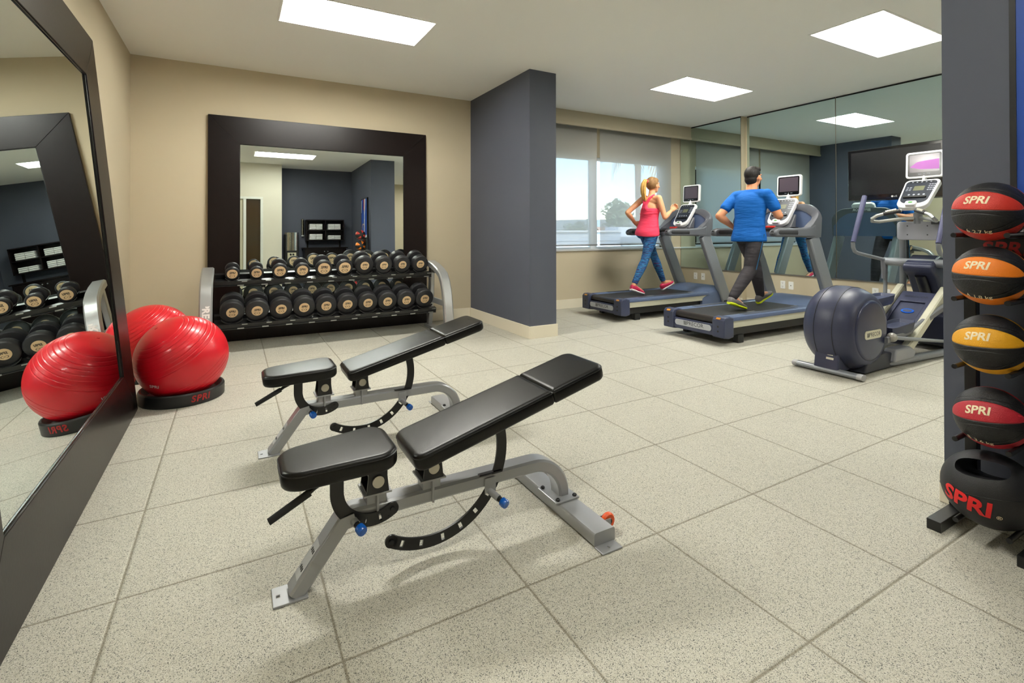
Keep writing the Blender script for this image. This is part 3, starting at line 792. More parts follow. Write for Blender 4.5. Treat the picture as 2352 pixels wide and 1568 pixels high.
for z, c, nm, roll_, yaw_, kg in ((1.203, (206, 52, 40), 'bright red', 24, 4, ('6', '2.7 kg')), (.951, (240, 130, 30), 'orange', 24, 2, ('4', '1.8 kg')), (.682, (232, 168, 28), 'yellow', 22, -4, ('2', '0.9 kg')), (.395, (184, 38, 52), 'crimson', 24, -8, ('8', '3.6 kg'))):
    order = {1.203: 'on the top prongs', .951: 'second from the top', .682: 'third from the top', .395: 'just above the handled ball'}[z]
    t = thing('medicine_ball', f'black and {nm} medicine ball, {order} of the rack', 'medicine ball', (2.603, .7895, z+.0095+.0835), 0, 'striped medicine balls on the rack')
    b = MB().ell((0, 0, 0), .115, None, 64, 40).build('ball', ball_mat('ball_'+nm.replace(' ', '_'), c), t, 60)
    b.rotation_euler = (R(yaw_), R(roll_-2), 0)
    cdir = Vector((0, 0, EYE)) - Vector(t.location)
    rm = b.rotation_euler.to_matrix(); ndir = rm @ Vector((-1, .04, 0)); uv = rm @ Vector((0, 0, 1))
    sph_text('SPRI', .043, (0, 0, 0), .1156, (ndir + Vector((0, .06, 0))), uv, CRM, t, .18, .03)
    # weight label on the lower panel
    nd = Euler((R(yaw_), R(roll_-2-88), 0)).to_matrix() @ Vector((-1, .04, 0))
    nd = (Vector((-1, .15, -.98))).normalized()
    for k, (s_, off) in enumerate(((kg[0], .28), (kg[1], -.12)) if nm != 'yellow' else ()):
        sph_text(s_, .024, (0, 0, 0), .1158, nd + Vector((0, off, 0)), (0, 0, 1), CRM, t, 0, .012)
# dual-grip ball: a sphere with a hand hole through its upper half
t = thing('grip_ball', 'large black medicine ball with a moulded handle, at the foot of the rack', 'medicine ball', (2.60, .795, .205))
A = MB().ell((0, 0, 0), (.142, .150, .142), None, 64, 40).build('ball', M('grip_ball_rubber', (30, 30, 33), .5, bump=.5, bscale=420), t, 50)
c = MB(); q = []
for k in range(40):
    a = 2*PI*k/40; ca, sa = math.cos(a), math.sin(a)
    q.append((-.012+.080*math.copysign(abs(ca)**.8, ca), .074+.033*math.copysign(abs(sa)**.75, sa)))
c.prism(q, -.3, .3, 'x'); cut = c.build('cutter', BLACKP, t, 40)
bo = A.modifiers.new('b', 'BOOLEAN'); bo.object = cut; bo.operation = 'DIFFERENCE'; bo.solver = 'EXACT'
bake(A); bpy.data.objects.remove(cut)
A.data.set_sharp_from_angle(angle=R(50))
bv = A.modifiers.new('b', 'BEVEL'); bv.width = .006; bv.segments = 3; bv.limit_method = 'ANGLE'; bv.angle_limit = R(50)
A.rotation_euler = (R(-9), R(14), 0)
MB().tube([Vector((.1428*math.cos(a), .1508*math.sin(a), .0)) for a in [2*PI*k/64 for k in range(66)]], .0012, 6, False).build('mould_seam', BLACKP, t).rotation_euler = (R(-9), R(4), 0)
def ell_text(s_, size, n, parent, mat, shear, bold):
    o = sph_text(s_, size, (0, 0, 0), 1, n, (0, 0, 1), mat, parent, shear, bold); return o
sph_text('SPRI', .088, (0, 0, 0), .1485, (-1, .24, -.22), (0, -.12, 1), M('red_print_bright', (222, 18, 24), .45), t, .1, .035)
sph_text('®', .022, (0, 0, 0), .1485, (-1, -.50, -.42), (0, 0, 1), CRM, t, 0, .01)
for ch in t.children:
    if ch.name.startswith('lettering'): ch.scale = (.97, 1.025, .97)

# framed print on the partition
t = thing('framed_print', 'tall abstract blue, white and red print in a black frame, above the ball rack', 'picture', (2.80, .46, 1.69))
m = MB(); us, vs, kp = holes(.145, .775, 1.195, 2.19, [(.165, .755, 1.215, 2.17)])
m.plate(us, vs, kp, lambda u, v: (2.762, u, v), (.037, 0, 0)).build('frame', BLACKP, t, 0, world=True)
MB().bx(2.768, 2.79, .16, .76, 1.21, 2.175).build('backing', BLACKP, t, 0, world=True)
m = MB(); m.bx(2.7665, 2.768, .165, .755, 1.215, 2.17, 0)
m.bx(2.766, 2.7668, .55, .755, 1.215, 1.30, 1); m.bx(2.766, 2.7668, .165, .19, 1.85, 2.15, 1)
m.prism([(.43, 1.3), (.50, 1.3), (.52, 1.75), (.60, 2.17), (.50, 2.17), (.47, 1.8)], 2.7655, 2.7666, 'x', 1)
m.prism([(.40, 1.9), (.46, 1.9), (.48, 2.17), (.40, 2.17)], 2.765, 2.7658, 'x', 2)
m.prism(arc(.36, 1.42, .16, 0, 180, 16) + arc(.36, 1.42, .135, 180, 0, 16), 2.765, 2.7658, 'x', 3)
m.build('print', [M('print_blue', (28, 72, 160), .4), M('print_white', (236, 238, 238), .4), M('print_red', (190, 60, 54), .4), M('print_sand', (200, 160, 130), .4)], t, 0, world=True)

# flat television on the wall mirror
t = thing('television', 'black flat television mounted high on the mirrored wall', 'television', (7.10, 3.05, 1.93))
MB().bx(7.085, 7.15, 2.53, 3.56, 1.605, 2.262).build('housing', M('tv_gloss', (14, 14, 15), .12, spec=.5, coat=.5), t, 0, bevel=.008, world=True)
MB().bx(7.0835, 7.086, 2.57, 3.52, 1.672, 2.225).build('screen', M('tv_screen', (26, 27, 29), .22, spec=.5), t, 0, world=True)
MB().bx(7.15, 7.195, 2.85, 3.25, 1.75, 2.1).build('wall_bracket', SATB, t, 0, world=True)
m = MB(); P = place((7.0842, 3.02, 1.640), (0, -1, 0), (0, 0, 1)); m.mesh(text_me('LG', .028, 0, .01), P)
m.faces([P @ Vector((-.034+.012*math.cos(k*PI/12), .012*math.sin(k*PI/12), 0)) for k in range(24)], [list(range(24))])
m.build('lettering', M('grey_print', (200, 200, 200), .5), t, 0, world=True, clean=False)

# ---------------------------------------------------------------- towel corner behind the camera (seen in the mirrors)
t = thing('towel_cubby', 'dark wall cubby of four square bays holding white towels', 'shelf', (2.08, -1.0, 1.19))
m = MB(); y0, y1 = -1.148, -.85
m.bx(1.62, 2.54, y0, y0+.012, 1.19, 1.73)
for x in (1.62, 2.07, 2.52): m.bx(x, x+.022, y0, y1, 1.19, 1.73)
for z in (1.19, 1.448, 1.708): m.bx(1.62, 2.542, y0, y1, z, z+.022)
m.build('carcass', ESP, t, 0, bevel=.002, world=True)
m = MB(); m.bx(1.66, 1.70, y0, y0+.03, 1.0, 1.19).bx(2.46, 2.50, y0, y0+.03, 1.0, 1.19).build('bracket', ESP, t, 0, world=True)
TOW = M('white_towel', (238, 238, 236), .9, bump=.5, bscale=180)
def towel(x, z, lab, w=.15):
    o = thing('folded_towel', lab, 'towel', (x, -.985, z), 0, 'white towels in the cubby')
    pr = [(-.125, 0), (.115, 0), (.13, .006), (.135, .018), (.13, .03), (.115, .036), (-.125, .036)]
    MB().prism(pr, -w/2, w/2, 'x').build('terry_fold', TOW, o, 50, bevel=.008)
    MB().prism([(.116, .0165), (.1365, .0165), (.1365, .0195), (.116, .0195)], -w/2+.006, w/2-.006, 'x').build('fold_line', M('towel_shade', (206, 206, 204), .9), o, 0)
ROWN = ['lowest', 'second', 'third', 'fourth']
for (bx_, bz, n, nm) in ((1.775, 1.472, 4, 'upper left'), (2.225, 1.472, 4, 'upper right'), (1.775, 1.214, 4, 'lower left'), (2.225, 1.214, 3, 'lower right')):
    for k in range(n):
        for s, sd in ((0, 'left'), (1, 'right')):
            towel(bx_-.0+s*.156+.0, bz+k*.0375, f'{ROWN[k]} white towel of the {sd} pile in the cubby’s {nm} bay')
t = thing('cabinet', 'dark two-door base cabinet under the towel cubby', 'cabinet', (2.07, -.92, 0))
MB().bx(1.57, 2.57, -1.147, -.73, .02, .99).build('body', ESP, t, 0, bevel=.002, world=True)
MB().bx(1.53, 2.61, -1.147, -.70, .99, 1.02).build('worktop', ESP, t, 0, bevel=.003, world=True)
for a, b, kx in ((1.60, 2.065, 2.03), (2.075, 2.54, 2.11)):
    d = MB().bx(a, b, -.73, -.712, .08, .97).build('door', ESP, t, 0, bevel=.003, world=True)
    MB().cyl((kx, -.712, .915), (kx, -.685, .915), .006, .012, 12).build('knob', ALU, d).location = -t.location
STEEL = M('stainless', (190, 186, 176), .16, metal=1)
t = thing('water_cooler', 'stainless steel water cooler beside the dark cabinet', 'water cooler', (1.27, -.85, 0))
MB().bx(1.11, 1.43, -1.10, -.72, 0, 1.36).build('body', BLACKP, t, 0, bevel=.02, seg=3, world=True)
MB().prism([(x*.16+1.27, -.72-.03+.045*math.sqrt(max(0, 1-x*x))) for x in [-1+.1*k for k in range(21)]], .95, 1.40, 'z').build('front_panel', STEEL, t, 40, world=True)
MB().prism([(x*.15+1.27, -.72-.03+.04*math.sqrt(max(0, 1-x*x))) for x in [-1+.1*k for k in range(21)]], .10, .90, 'z').build('lower_panel', M('cooler_cream', (196, 190, 160), .4), t, 40, world=True)
m = MB()
for x in (1.24, 1.30): m.cyl((x, -.71, .86), (x, -.67, .85), .022, n=14)
m.build('tap', BLACKP, t, world=True)
t = thing('cup_dispenser', 'slim steel paper cup tube on the wall left of the cubby', 'dispenser', (1.56, -1.10, 1.33))
MB().cyl((1.56, -1.09, 1.34), (1.56, -1.09, 1.75), .036).build('tube', STEEL, t, world=True)
MB().bx(1.548, 1.572, -1.147, -1.115, 1.40, 1.70).build('wall_mount', STEEL, t, 0, world=True)
MB().lathe([(.028, 0), (.036, .03)], (1.56, -1.09, 1.31), (0, 0, 1), 20).build('paper_cup', WHITE, t, world=True)
# entry door with sidelight
DW = M('door_white', (222, 224, 214), .4)
m = MB()
for a, b in ((-.86, -.81), (.205, .265), (.565, .62)): m.bx(a, b, -.68, -.525, 0, 2.189)
m.bx(-.90, .62, -.68, -.525, 2.19, 2.245); struct(m.build('door_1_frame', DW, smooth=0, bevel=.004))
struct(MB().bx(-.81, .205, -.62, -.575, .005, 2.19).build('door_1', M('door_cream', (206, 202, 176), .45), smooth=0, bevel=.003))
struct(MB().bx(.265, .565, -.615, -.605, .01, 2.19).build('door_1_sidelight', M('dark_sidelight', (62, 46, 26), .12, spec=.6), smooth=0))
m = MB(); m.tube([(.13, -.575, 1.0), (.13, -.53, 1.0), (.03, -.53, 1.0)], .009); struct(m.build('door_1_handle', STEEL))
# ---------------------------------------------------------------- cardio machines
NAVY = M('navy_plastic', (58, 64, 88), .38, spec=.5, bump=.06, bscale=500)
SLATE = M('slate_blue_plastic', (84, 98, 128), .42, spec=.5)
GUN = M('gunmetal_plastic', (92, 94, 100), .4, spec=.5)
UPR = M('grey_painted_steel', (138, 142, 148), .38, metal=.25)
PANEL = M('champagne_panel', (206, 204, 184), .35, metal=.2)
BELT = M('belt_black', (34, 34, 36), .55, bump=.2, bscale=700)
SHELLW = M('white_console_shell', (226, 226, 226), .3)
FACE = M('console_face', (36, 40, 50), .3)
LCD = M('lcd_olive', (92, 94, 72), .3)
GRIP = M('grip_black', (44, 44, 47), .55)
BADGE = M('badge_silver', (192, 196, 204), .3, metal=.35)
BADGEC = M('badge_cream', (216, 212, 188), .3)
LOGOI = M('logo_ink', (40, 44, 52), .5)
KEYS = M('key_grey', (150, 156, 165), .5)
def frame_uv(o, v, u=(0, -1, 0)):
    """panel frame: u = towards the user's right, v up the panel, n towards the user"""
    u = Vector(u).normalized(); v = Vector(v); v = (v-u*v.dot(u)).normalized(); n = u.cross(v)
    m = Matrix((u, v, n)).transposed().to_4x4(); m.translation = Vector(o); return m
def slab(poly, d0, d1, mat, name, parent, F, bev=.0, smooth=35, seg=3):
    return MB().prism(poly, d0, d1, 'z').xf(F).build(name, mat, parent, smooth, bevel=bev, seg=seg)
def logo(parent, F, size, mat=None, bars=True):
    m = MB(); m.mesh(text_me('PRECOR', size, 0, .0, 1.0), F)
    if bars:
        for k in range(4):
            x = -size*2.02 - k*size*.17; h = size*.36
            m.faces([F @ Vector(p) for p in ((x, -h, 0), (x+size*.1, -h, 0), (x+size*.1+size*.06*k*0, h, 0), (x+size*.0, h, 0))], [(0, 1, 2, 3)])
    return m.build('lettering', mat or LOGOI, parent, 0, clean=False)
def console(parent, bot, top, w, glow=(90, 50, 110), tvc=None, tvtilt=(.05, 0, 1), tvw=.322, tvh=.275):
    bot, top = Vector(bot), Vector(top); v = top-bot; H = v.length; F = frame_uv((bot+top)/2, v)
    poly = []
    hw, hh = w/2, H/2
    for cx, cy, r, a0 in ((hw-.045, hh-.045, .045, 0), (-hw+.045, hh-.045, .045, 90), (-hw+.10, -hh+.085, .085, 180), (hw-.10, -hh+.085, .085, 270)):
        for k in range(9):
            a = R(a0+90*k/8); poly.append((cx+r*math.cos(a), cy+r*math.sin(a)))
    c = slab(poly, -.035, .016, SHELLW, 'console', parent, F, .009)
    k = .86
    fp = [(x*.875, y*.80+H*.045) for x, y in poly]
    f = slab(fp, .014, .0185, FACE, 'console_face', c, F)
    slab(rrect(w*.70, H*.055, .01, 3, 0, H*.395), .0182, .0195, M('icon_strip', (20, 22, 26), .3), 'icon_strip', f, F)
    m = MB()
    for i in range(5): m.prism(rrect(.014, .010, .003, 2, (i-2)*w*.13, H*.395), .019, .0202, 'z')
    m.xf(F).build('icon', KEYS, f, 0)
    slab(rrect(w*.30, H*.16, .004, 2, 0, H*.17), .0182, .0198, LCD, 'display', f, F)
    m = MB()
    for i in range(3):
        for j in range(4): m.prism(rrect(.015, .011, .003, 2, w*.27+i*.02, H*.10+j*.028), .0182, .02, 'z')
    m.xf(F).build('number_pad', KEYS, f, 0); m = MB()
    for i in range(4): m.cyl((w*(-.2+i*.14), -H*.06, .018), (w*(-.2+i*.14), -H*.06, .0203), .010, n=16)
    m.xf(F).build('control_keys', KEYS, f, 0); m = MB()
    for i in range(2):
        for j in range(3): m.prism(rrect(.018, .008, .002, 2, -w*.33+i*.026, H*.10+j*.022), .0182, .02, 'z')
    m.xf(F).build('program_keys', KEYS, f, 0)
    slab(rrect(w*.66, .022, .008, 3, 0, -H*.155), .017, .034, BLACKP, 'reading_rack', c, F, .003)
    b = slab(rrect(.095, .062, .018, 4, 0, -H*.405), .01, .045, SHELLW, 'pulse_box', c, F, .006)
    slab(rrect(.035, .022, .004, 3, 0, -H*.395), .0445, .046, M('pulse_green', (70, 130, 60), .3), 'pulse_screen', b, F)
    # attached screen
    if tvc:
        T = frame_uv(tvc, tvtilt)
        s = slab(rrect(tvw, tvh, .03, 6), -.028, .012, SHELLW, 'screen_shell', parent, T, .008)
        slab(rrect(tvw*.87, tvh*.86, .016, 5, 0, .0), .0105, .0135, M('bezel_black', (16, 16, 18), .18), 'screen_bezel', s, T)
        g = slab(rrect(tvw*.78, tvh*.66, .003, 2, 0, tvh*.055), .0132, .0142, M('dark_display', (74, 66, 74), .15), 'display_glass', s, T)
        m = MB(); m.prism([(-tvw*.38, -.02), (-tvw*.1, -.045), (tvw*.38, -.055), (tvw*.38, .05), (0, .04), (-tvw*.2, .03)], .0141, .0146, 'z')
        if tvw > .325: m.xf(T).build('screen_wave', M('purple_glow', (150, 84, 156), .3, emit=.015), s, 0)
        else: m.bm.free()
        m = MB(); m.cyl((0, -tvh*.35, .013), (0, -tvh*.35, .0146), .005, n=12)
        for i in (-3, -2, 2, 3): m.prism(rrect(.012, .004, .001, 2, i*.015, -tvh*.35), .013, .0143, 'z')
        m.xf(T).build('screen_button', KEYS, s, 0)
        p0 = T @ Vector((0, -tvh/2+.01, -.01)); p1 = F @ Vector((0, H/2-.02, -.015))
        MB().tube([p0, p1], [.03, .03], 12, sx=.4, sy=1.3).build('screen_neck', SHELLW, parent)
    return c
def treadmill(lab, loc):
    t = thing('treadmill', lab, 'treadmill', loc, 0, 'treadmills facing the mirrored wall')
    HW = .415
    m = MB(); m.bx(.12, 2.05, -.36, -.30, .085, .175).bx(.12, 2.05, .30, .36, .085, .175).bx(.3, .38, -.3, .3, .10, .16).bx(1.2, 1.3, -.3, .3, .10, .16).bx(1.9, 2.05, -.36, .36, .085, .175)
    m.build('base_frame', BLACKP, t, 0, bevel=.004)
    for s in (-1, 1):
        MB().bx(.25, .345, s*.345-.035, s*.345+.035, 0, .09).build('foot', BLACKP, t, 0, bevel=.006)
        MB().bx(1.92, 2.02, s*.345-.035, s*.345+.035, 0, .09).build('foot', BLACKP, t, 0, bevel=.006)
        # champagne side panel and slate foot rail
        MB().prism(rrect(.02, .078, .006, 3, s*.392, .217), .05, 1.93, 'x').build('side_panel', PANEL, t, 30)
        m = MB(); pr = [(s*.278, .262), (s*.278, .286), (s*.29, .296), (s*.375, .298), (s*.405, .290), (s*.414, .272), (s*.41, .252), (s*.38, .250)]
        m.prism(pr, .115, 1.70, 'x'); fr = m.build('foot_rail', SLATE, t, 40)
        m = MB(); m.bx(.38, 1.35, s*.335-.042, s*.335+.042, .2965, .2995); m.build('grip_strip', M('rail_tread', (66, 72, 84), .7, bump=.4, bscale=500), fr, 0)
        # rear end cap
        pr = [(-.035, .085), (.05, .072), (.125, .085), (.125, .292), (.06, .305), (-.01, .300), (-.035, .270)]
        e = MB().prism(pr, s*.27, s*.422, 'y').build('end_cap', NAVY, t, 30, bevel=.012, seg=3)
        MB().box((-.026, s*.345, .286), (.006, .05, .022), (0, R(45), 0)).build('reflector', M('amber_reflector', (206, 140, 50), .3), e, 0)
        for z in (.15, .20): MB().cyl((-.0365, s*.345, z), (-.03, s*.345, z), .011, n=16).build('bolt_hole', BLACKP, e)
        # upright, arm and hood cheek
        MB().sweep([(2.10, s*.40, .12), (1.60, s*.40, 1.15)], .075, .19, (0, 1, 0)).build('upright', UPR, t, 30, bevel=.01)
        MB().bx(2.0, 2.2, s*.40-.045, s*.40+.045, .06, .16).build('upright_shoe', BLACKP, t, 0, bevel=.01)
        arm = [(.84, 1.148), (1.30, 1.140), (1.62, 1.135), (1.62, 1.30), (1.545, 1.268), (1.42, 1.252), (1.25, 1.246), (.90, 1.244), (.84, 1.226), (.815, 1.19)]
        c = MB().prism(arm, s*.40-.045, s*.40+.045, 'y').build('handrail', GUN, t, 30, bevel=.02, seg=3)
        MB().tube([(.822, s*.40, 1.196), (.85, s*.40, 1.196), (.90, s*.40, 1.197), (1.24, s*.40, 1.194)], [.022, .042, .054, .054], 18, sx=.95, sy=.98).build('rail_grip', GRIP, c)
    # rear bumper, roller and deck
    m = MB(); m.prism([(-.018, .092), (.06, .08), (.06, .20), (-.01, .215), (-.02, .18)], -.28, .28, 'y'); rp = m.build('rear_panel', NAVY, t, 30, bevel=.006)
    F = frame_uv((-.0235, 0, .165), (-.05, 0, 1)); slab(rrect(.50, .066, .03, 6), -.004, .002, BADGE, 'badge_plate', rp, F, .002)
    logo(rp, F @ Matrix.Translation((.035, .004, .0026)), .062)
    MB().cyl((.052, -.272, .245), (.052, .272, .245), .043, n=32).build('rear_roller', M('roller_rubber', (42, 38, 36), .35), t)
    MB().bx(.052, 1.66, -.268, .268, .255, .2885).build('belt', BELT, t, 0, bevel=.003)
    for x in (.62, 1.45):
        m = MB()
        for k in range(8): m.bx(x+k*.017, x+k*.017+.013, -.235, -.212, .2886, .2892)
        m.build('belt_print', M('belt_grey', (150, 150, 150), .6), t, 0)
    # motor hood: lofted dome
    rings = []
    for x, z, w_, e in ((1.56, .284, .405, .0), (1.60, .300, .41, .01), (1.72, .345, .412, .02), (1.85, .375, .41, .03), (2.0, .372, .40, .035), (2.10, .33, .385, .04), (2.15, .25, .36, .04), (2.16, .14, .34, .03)):
        ring = []
        for k in range(17):
            a = PI*k/16; cy = -w_*math.copysign(abs(math.cos(a))**.35, math.cos(a)); ring.append((x, cy, .10 + (z-.10)*(abs(math.sin(a))**.35)))
        rings.append(ring)
    MB().loft(rings).build('motor_hood', SLATE, t, 50)
    # cross handle, console pod and front hood between the cheeks
    MB().tube([(1.37, .36, 1.20), (1.42, .2, 1.235), (1.40, 0, 1.24), (1.42, -.2, 1.235), (1.37, -.36, 1.20)], [.028]*5, 14).build('cross_handle', GRIP, t)
    st = [(-.445, 1.135), (-.446, 1.22), (-.444, 1.30)] + [(-.245-.199*math.cos(R(x)), 1.35+.20*math.sin(R(x))) for x in range(8, 91, 10)] + [(-.12, 1.556), (0, 1.558)]
    st = st + [(-y, z) for y, z in st[-2::-1]]
    ci = (0, 1.20); rings = []
    for y, z in st:
        xr = 1.44 if z < 1.24 else min(1.715, 1.46+.255*min(1, ((z-1.24)/.20))**.7)
        xf = 1.735+.03*min(1, max(0, (z-1.13)/.25))
        iy = math.copysign(max(0, abs(y)-.085*min(1, (abs(y)/.3)**2)), y); iz = z-.075*max(0, min(1, (z-1.30)/.2))
        rings.append([(xr, y*.985, z-.004), (xr-.006, (y+iy)/2, (z+iz)/2), (xr, iy, iz), (xf-.02, iy, iz), (xf-.004, (y*.9+iy*.1), (z*.9+iz*.1)), (xf-.03, y, z)])
    hd = MB().loft(rings).build('front_hood', GUN, t, 50, bevel=0)
    MB().prism([(y*.93, min(z, 1.535)) for y, z in st], 1.725, 1.745, 'x').build('hood_panel', SLATE, hd, 30)
    Fh = frame_uv((1.7645, 0, 1.522), (0, 0, 1), (0, 1, 0))
    logo(hd, Fh @ Matrix.Translation((.03, .0, .0012)), .055, WHITE)
    m = MB(); m.prism([(1.40, 1.205), (1.66, 1.20), (1.69, 1.42), (1.66, 1.42), (1.55, 1.25), (1.42, 1.235)], -.165, .165, 'y'); m.build('console_pod', GUN, t, 30, bevel=.012, seg=3)
    for s in (-1, 1):
        MB().lathe([(.0, 0), (.045, 0), (.05, .06), (.047, .06), (.042, .008), (0, .008)], (1.47, s*.26, 1.20), (0, 0, 1), 24).build('cup_holder', BLACKP, t)
    console(t, (1.515, 0, 1.285), (1.755, 0, 1.628), .305, tvc=(1.80, 0, 1.80))
    b = MB().box((1.40, 0, 1.262), (.05, .12, .03)); b.build('stop_switch', M('red_switch', (200, 40, 30), .35), t, 0, bevel=.008)
    return t
tm1 = treadmill('slate treadmill by the window, with the woman in the pink top running on it', (4.52, 5.47, 0))
tm2 = copy_tree(tm1); tm2.location = (4.52, 3.885, 0); tm2['label'] = 'slate treadmill nearer the elliptical, with the man in the blue shirt on it'

# ---------------------------------------------------------------- elliptical trainer
t = thing('elliptical_trainer', 'navy elliptical trainer with a round flywheel housing, partly hidden by the charcoal partition', 'elliptical trainer', (4.43, 2.40, 0))
ELL = M('navy_gloss', (50, 54, 78), .42, spec=.45)
# rear stabiliser
sb = MB().tube([(0, -.25, .032), (0, .25, .032)], [.031, .031], 18, sx=1.2, sy=.8).build('stabiliser', UPR, t)
for s in (-1, 1):
    MB().tube([(0, s*.245, .032), (0, s*.285, .032)], [.033, .032], 18, sx=1.2, sy=.8).build('end_cap', M('pale_grey_cap', (170, 170, 172), .5), sb)
MB().prism([(-.03, .03), (.30, .03), (.30, .30), (.02, .30)], -.10, .10, 'y').build('pedestal', ELL, t, 30, bevel=.012, seg=3)
dc = (.285, 0, .372)
prof = [(.0, -.205), (.262, -.205), (.285, -.200), (.318, -.165), (.345, -.11), (.357, -.055)]
prof = prof + [(.360, 0)] + [(r, -h) for r, h in prof[::-1]]
fly = MB().lathe(prof, dc, (0, 1, 0), 80).build('flywheel_housing', ELL, t, 40)
for h in (-.075, .075):
    r = .3545
    MB().tube([(dc[0]+r*math.cos(a), h, dc[2]+r*math.sin(a)) for a in [2*PI*k/80 for k in range(82)]], .0022, 6, False).build('seam', BLACKP, fly)
for s in (-1, 1):
    d = MB().lathe([(.0, .013), (.23, .012), (.252, .007), (.256, 0), (.24, -.003)], (dc[0], s*.205, dc[2]), (0, s, 0), 64).build('cover_disc', M('navy_deep_gloss', (40, 46, 76), .28, coat=.1), fly, 50)
    Fb = frame_uv((dc[0]+.005, s*.219, dc[2]-.03), (.0, 0, 1), (-s, 0, 0))
    pl = slab(rrect(.27, .072, .03, 6), -.002, .004, BADGEC, 'badge_plate', d, Fb, .002)
    logo(pl, Fb @ Matrix.Translation((.022, 0, .0046)), .049)
for z, w_ in ((.135, .06), (.170, .045)):
    MB().box((-.03+.185*(z-.03)-.0012, -.03, z), (.003, w_, .018), (0, R(10.5), 0)).build('rating_plate', M('plate_cream', (214, 208, 190), .5), t, 0)
# floor rails and fairing
for s in (-1, 1):
    MB().tube([(.45, s*.15, .045), (.85, s*.19, .045), (1.5, s*.24, .045), (2.1, s*.24, .045)], .034, 16).build('floor_rail', UPR, t)
MB().prism([(.20, .012), (.95, .012), (.90, .10), (.55, .16), (.25, .14)], -.20, .20, 'y').build('fairing', M('dark_fairing', (38, 40, 52), .45), t, 30, bevel=.012)
MB().bx(2.02, 2.12, -.30, .30, .0, .05).build('front_stabiliser', UPR, t, 0, bevel=.01)
# ramp: two pale rails with a navy tray between
for s in (-1, 1):
    MB().sweep([(.72, s*.185, .115), (.90, s*.185, .115), (1.0, s*.185, .165), (1.75, s*.185, .62)], .065, .085, (0, 1, 0)).build('ramp_rail', PANEL, t, 30)
    MB().prism([(.62, .06), (.98, .06), (1.02, .12), (.92, .17), (.66, .17)], s*.185-.05, s*.185+.05, 'y').build('rail_foot', M('pale_grey_casting', (146, 148, 154), .4), t, 30, bevel=.015, seg=3)
sl = Vector((.75, 0, .455)).normalized(); nn = Vector((-sl.z, 0, sl.x))
Ft = Matrix((Vector((0, -1, 0)), sl, nn)).transposed().to_4x4(); Ft.translation = Vector((1.36, 0, .375))
tr = MB(); tr.prism(rrect(.29, .78, .03, 5), -.03, .0, 'z').xf(Ft); tray = tr.build('ramp_tray', ELL, t, 30, bevel=.006)
us, vs, kp = holes(-.145, .145, -.39, .39, [(-.105, .105, -.35, .22)])
MB().plate(us, vs, kp, lambda u, v: (u, v, 0), (0, 0, .018)).xf(Ft).build('tray_rim', ELL, tray, 0, bevel=.008, seg=3)
m = MB(); m.prism([(p[0]*.055, p[1]*.035+.08) for p in [(math.cos(2*PI*k/32), math.sin(2*PI*k/32)) for k in range(32)]], .0, .006, 'z').xf(Ft); br = m.build('blue_badge', M('bright_blue', (18, 86, 190), .2, coat=.5), tray, 30)
m = MB(); m.prism([(p[0]*.038, p[1]*.020+.08) for p in [(math.cos(2*PI*k/32), math.sin(2*PI*k/32)) for k in range(32)]], .006, .0075, 'z').xf(Ft).build('badge_centre', ELL, br, 30)
logo(tray, Ft @ Matrix.Translation((.02, .30, .0195)), .045, M('tray_print', (26, 28, 36), .4))
# front housing with a tray top
hs = MB().prism([(1.64, .80), (1.62, .86), (1.66, .885), (1.82, .955), (2.0, .93), (2.1, .80), (2.14, .12), (1.78, .12), (1.80, .42), (1.86, .55), (1.74, .74)], -.13, .13, 'y').build('front_housing', ELL, t, 30, bevel=.022, seg=3)
MB().prism([(1.65, .868), (1.82, .945), (1.83, .965), (1.66, .89)], -.115, .115, 'y').build('tray_lip', ELL, hs, 30, bevel=.006)
MB().tube([(1.70, 0, .76), (1.80, 0, .62), (1.84, 0, .55)], [.045, .05, .048], 18).build('shroud', M('dark_shroud', (28, 29, 38), .35), hs)
MB().prism(rrect(.36, .30, .03, 4, 1.93, .22), -.19, .19, 'y').build('lower_housing', ELL, t, 30, bevel=.02, seg=3)
# posts, back plate, stem
for s in (-1, 1):
    MB().tube([(1.70, s*.155, 1.28), (1.80, s*.19, 1.0), (1.99, s*.27, .62), (2.05, s*.27, .05)], .030, 16).build('post', UPR, t)
Fp = frame_uv((1.665, 0, 1.215), (0, 0, 1)); pp = slab(rrect(.36, .19, .03, 5), -.03, .02, M('plate_grey', (146, 148, 156), .4), 'console_plate', t, Fp, .008)
for u_ in (-.085, .085):
    for v_ in (-.04, .05): MB().cyl(Fp @ Vector((u_, v_, .019)), Fp @ Vector((u_, v_, .0225)), .006, n=12).build('plate_bolt', BLACKP, pp)
MB().tube([(1.67, 0, 1.29), (1.66, 0, 1.40)], .038, 18).build('stem', UPR, t)
console(t, (1.50, 0, 1.44), (1.80, 0, 1.735), .30, tvc=(1.82, 0, 1.90), tvw=.33, tvh=.275)
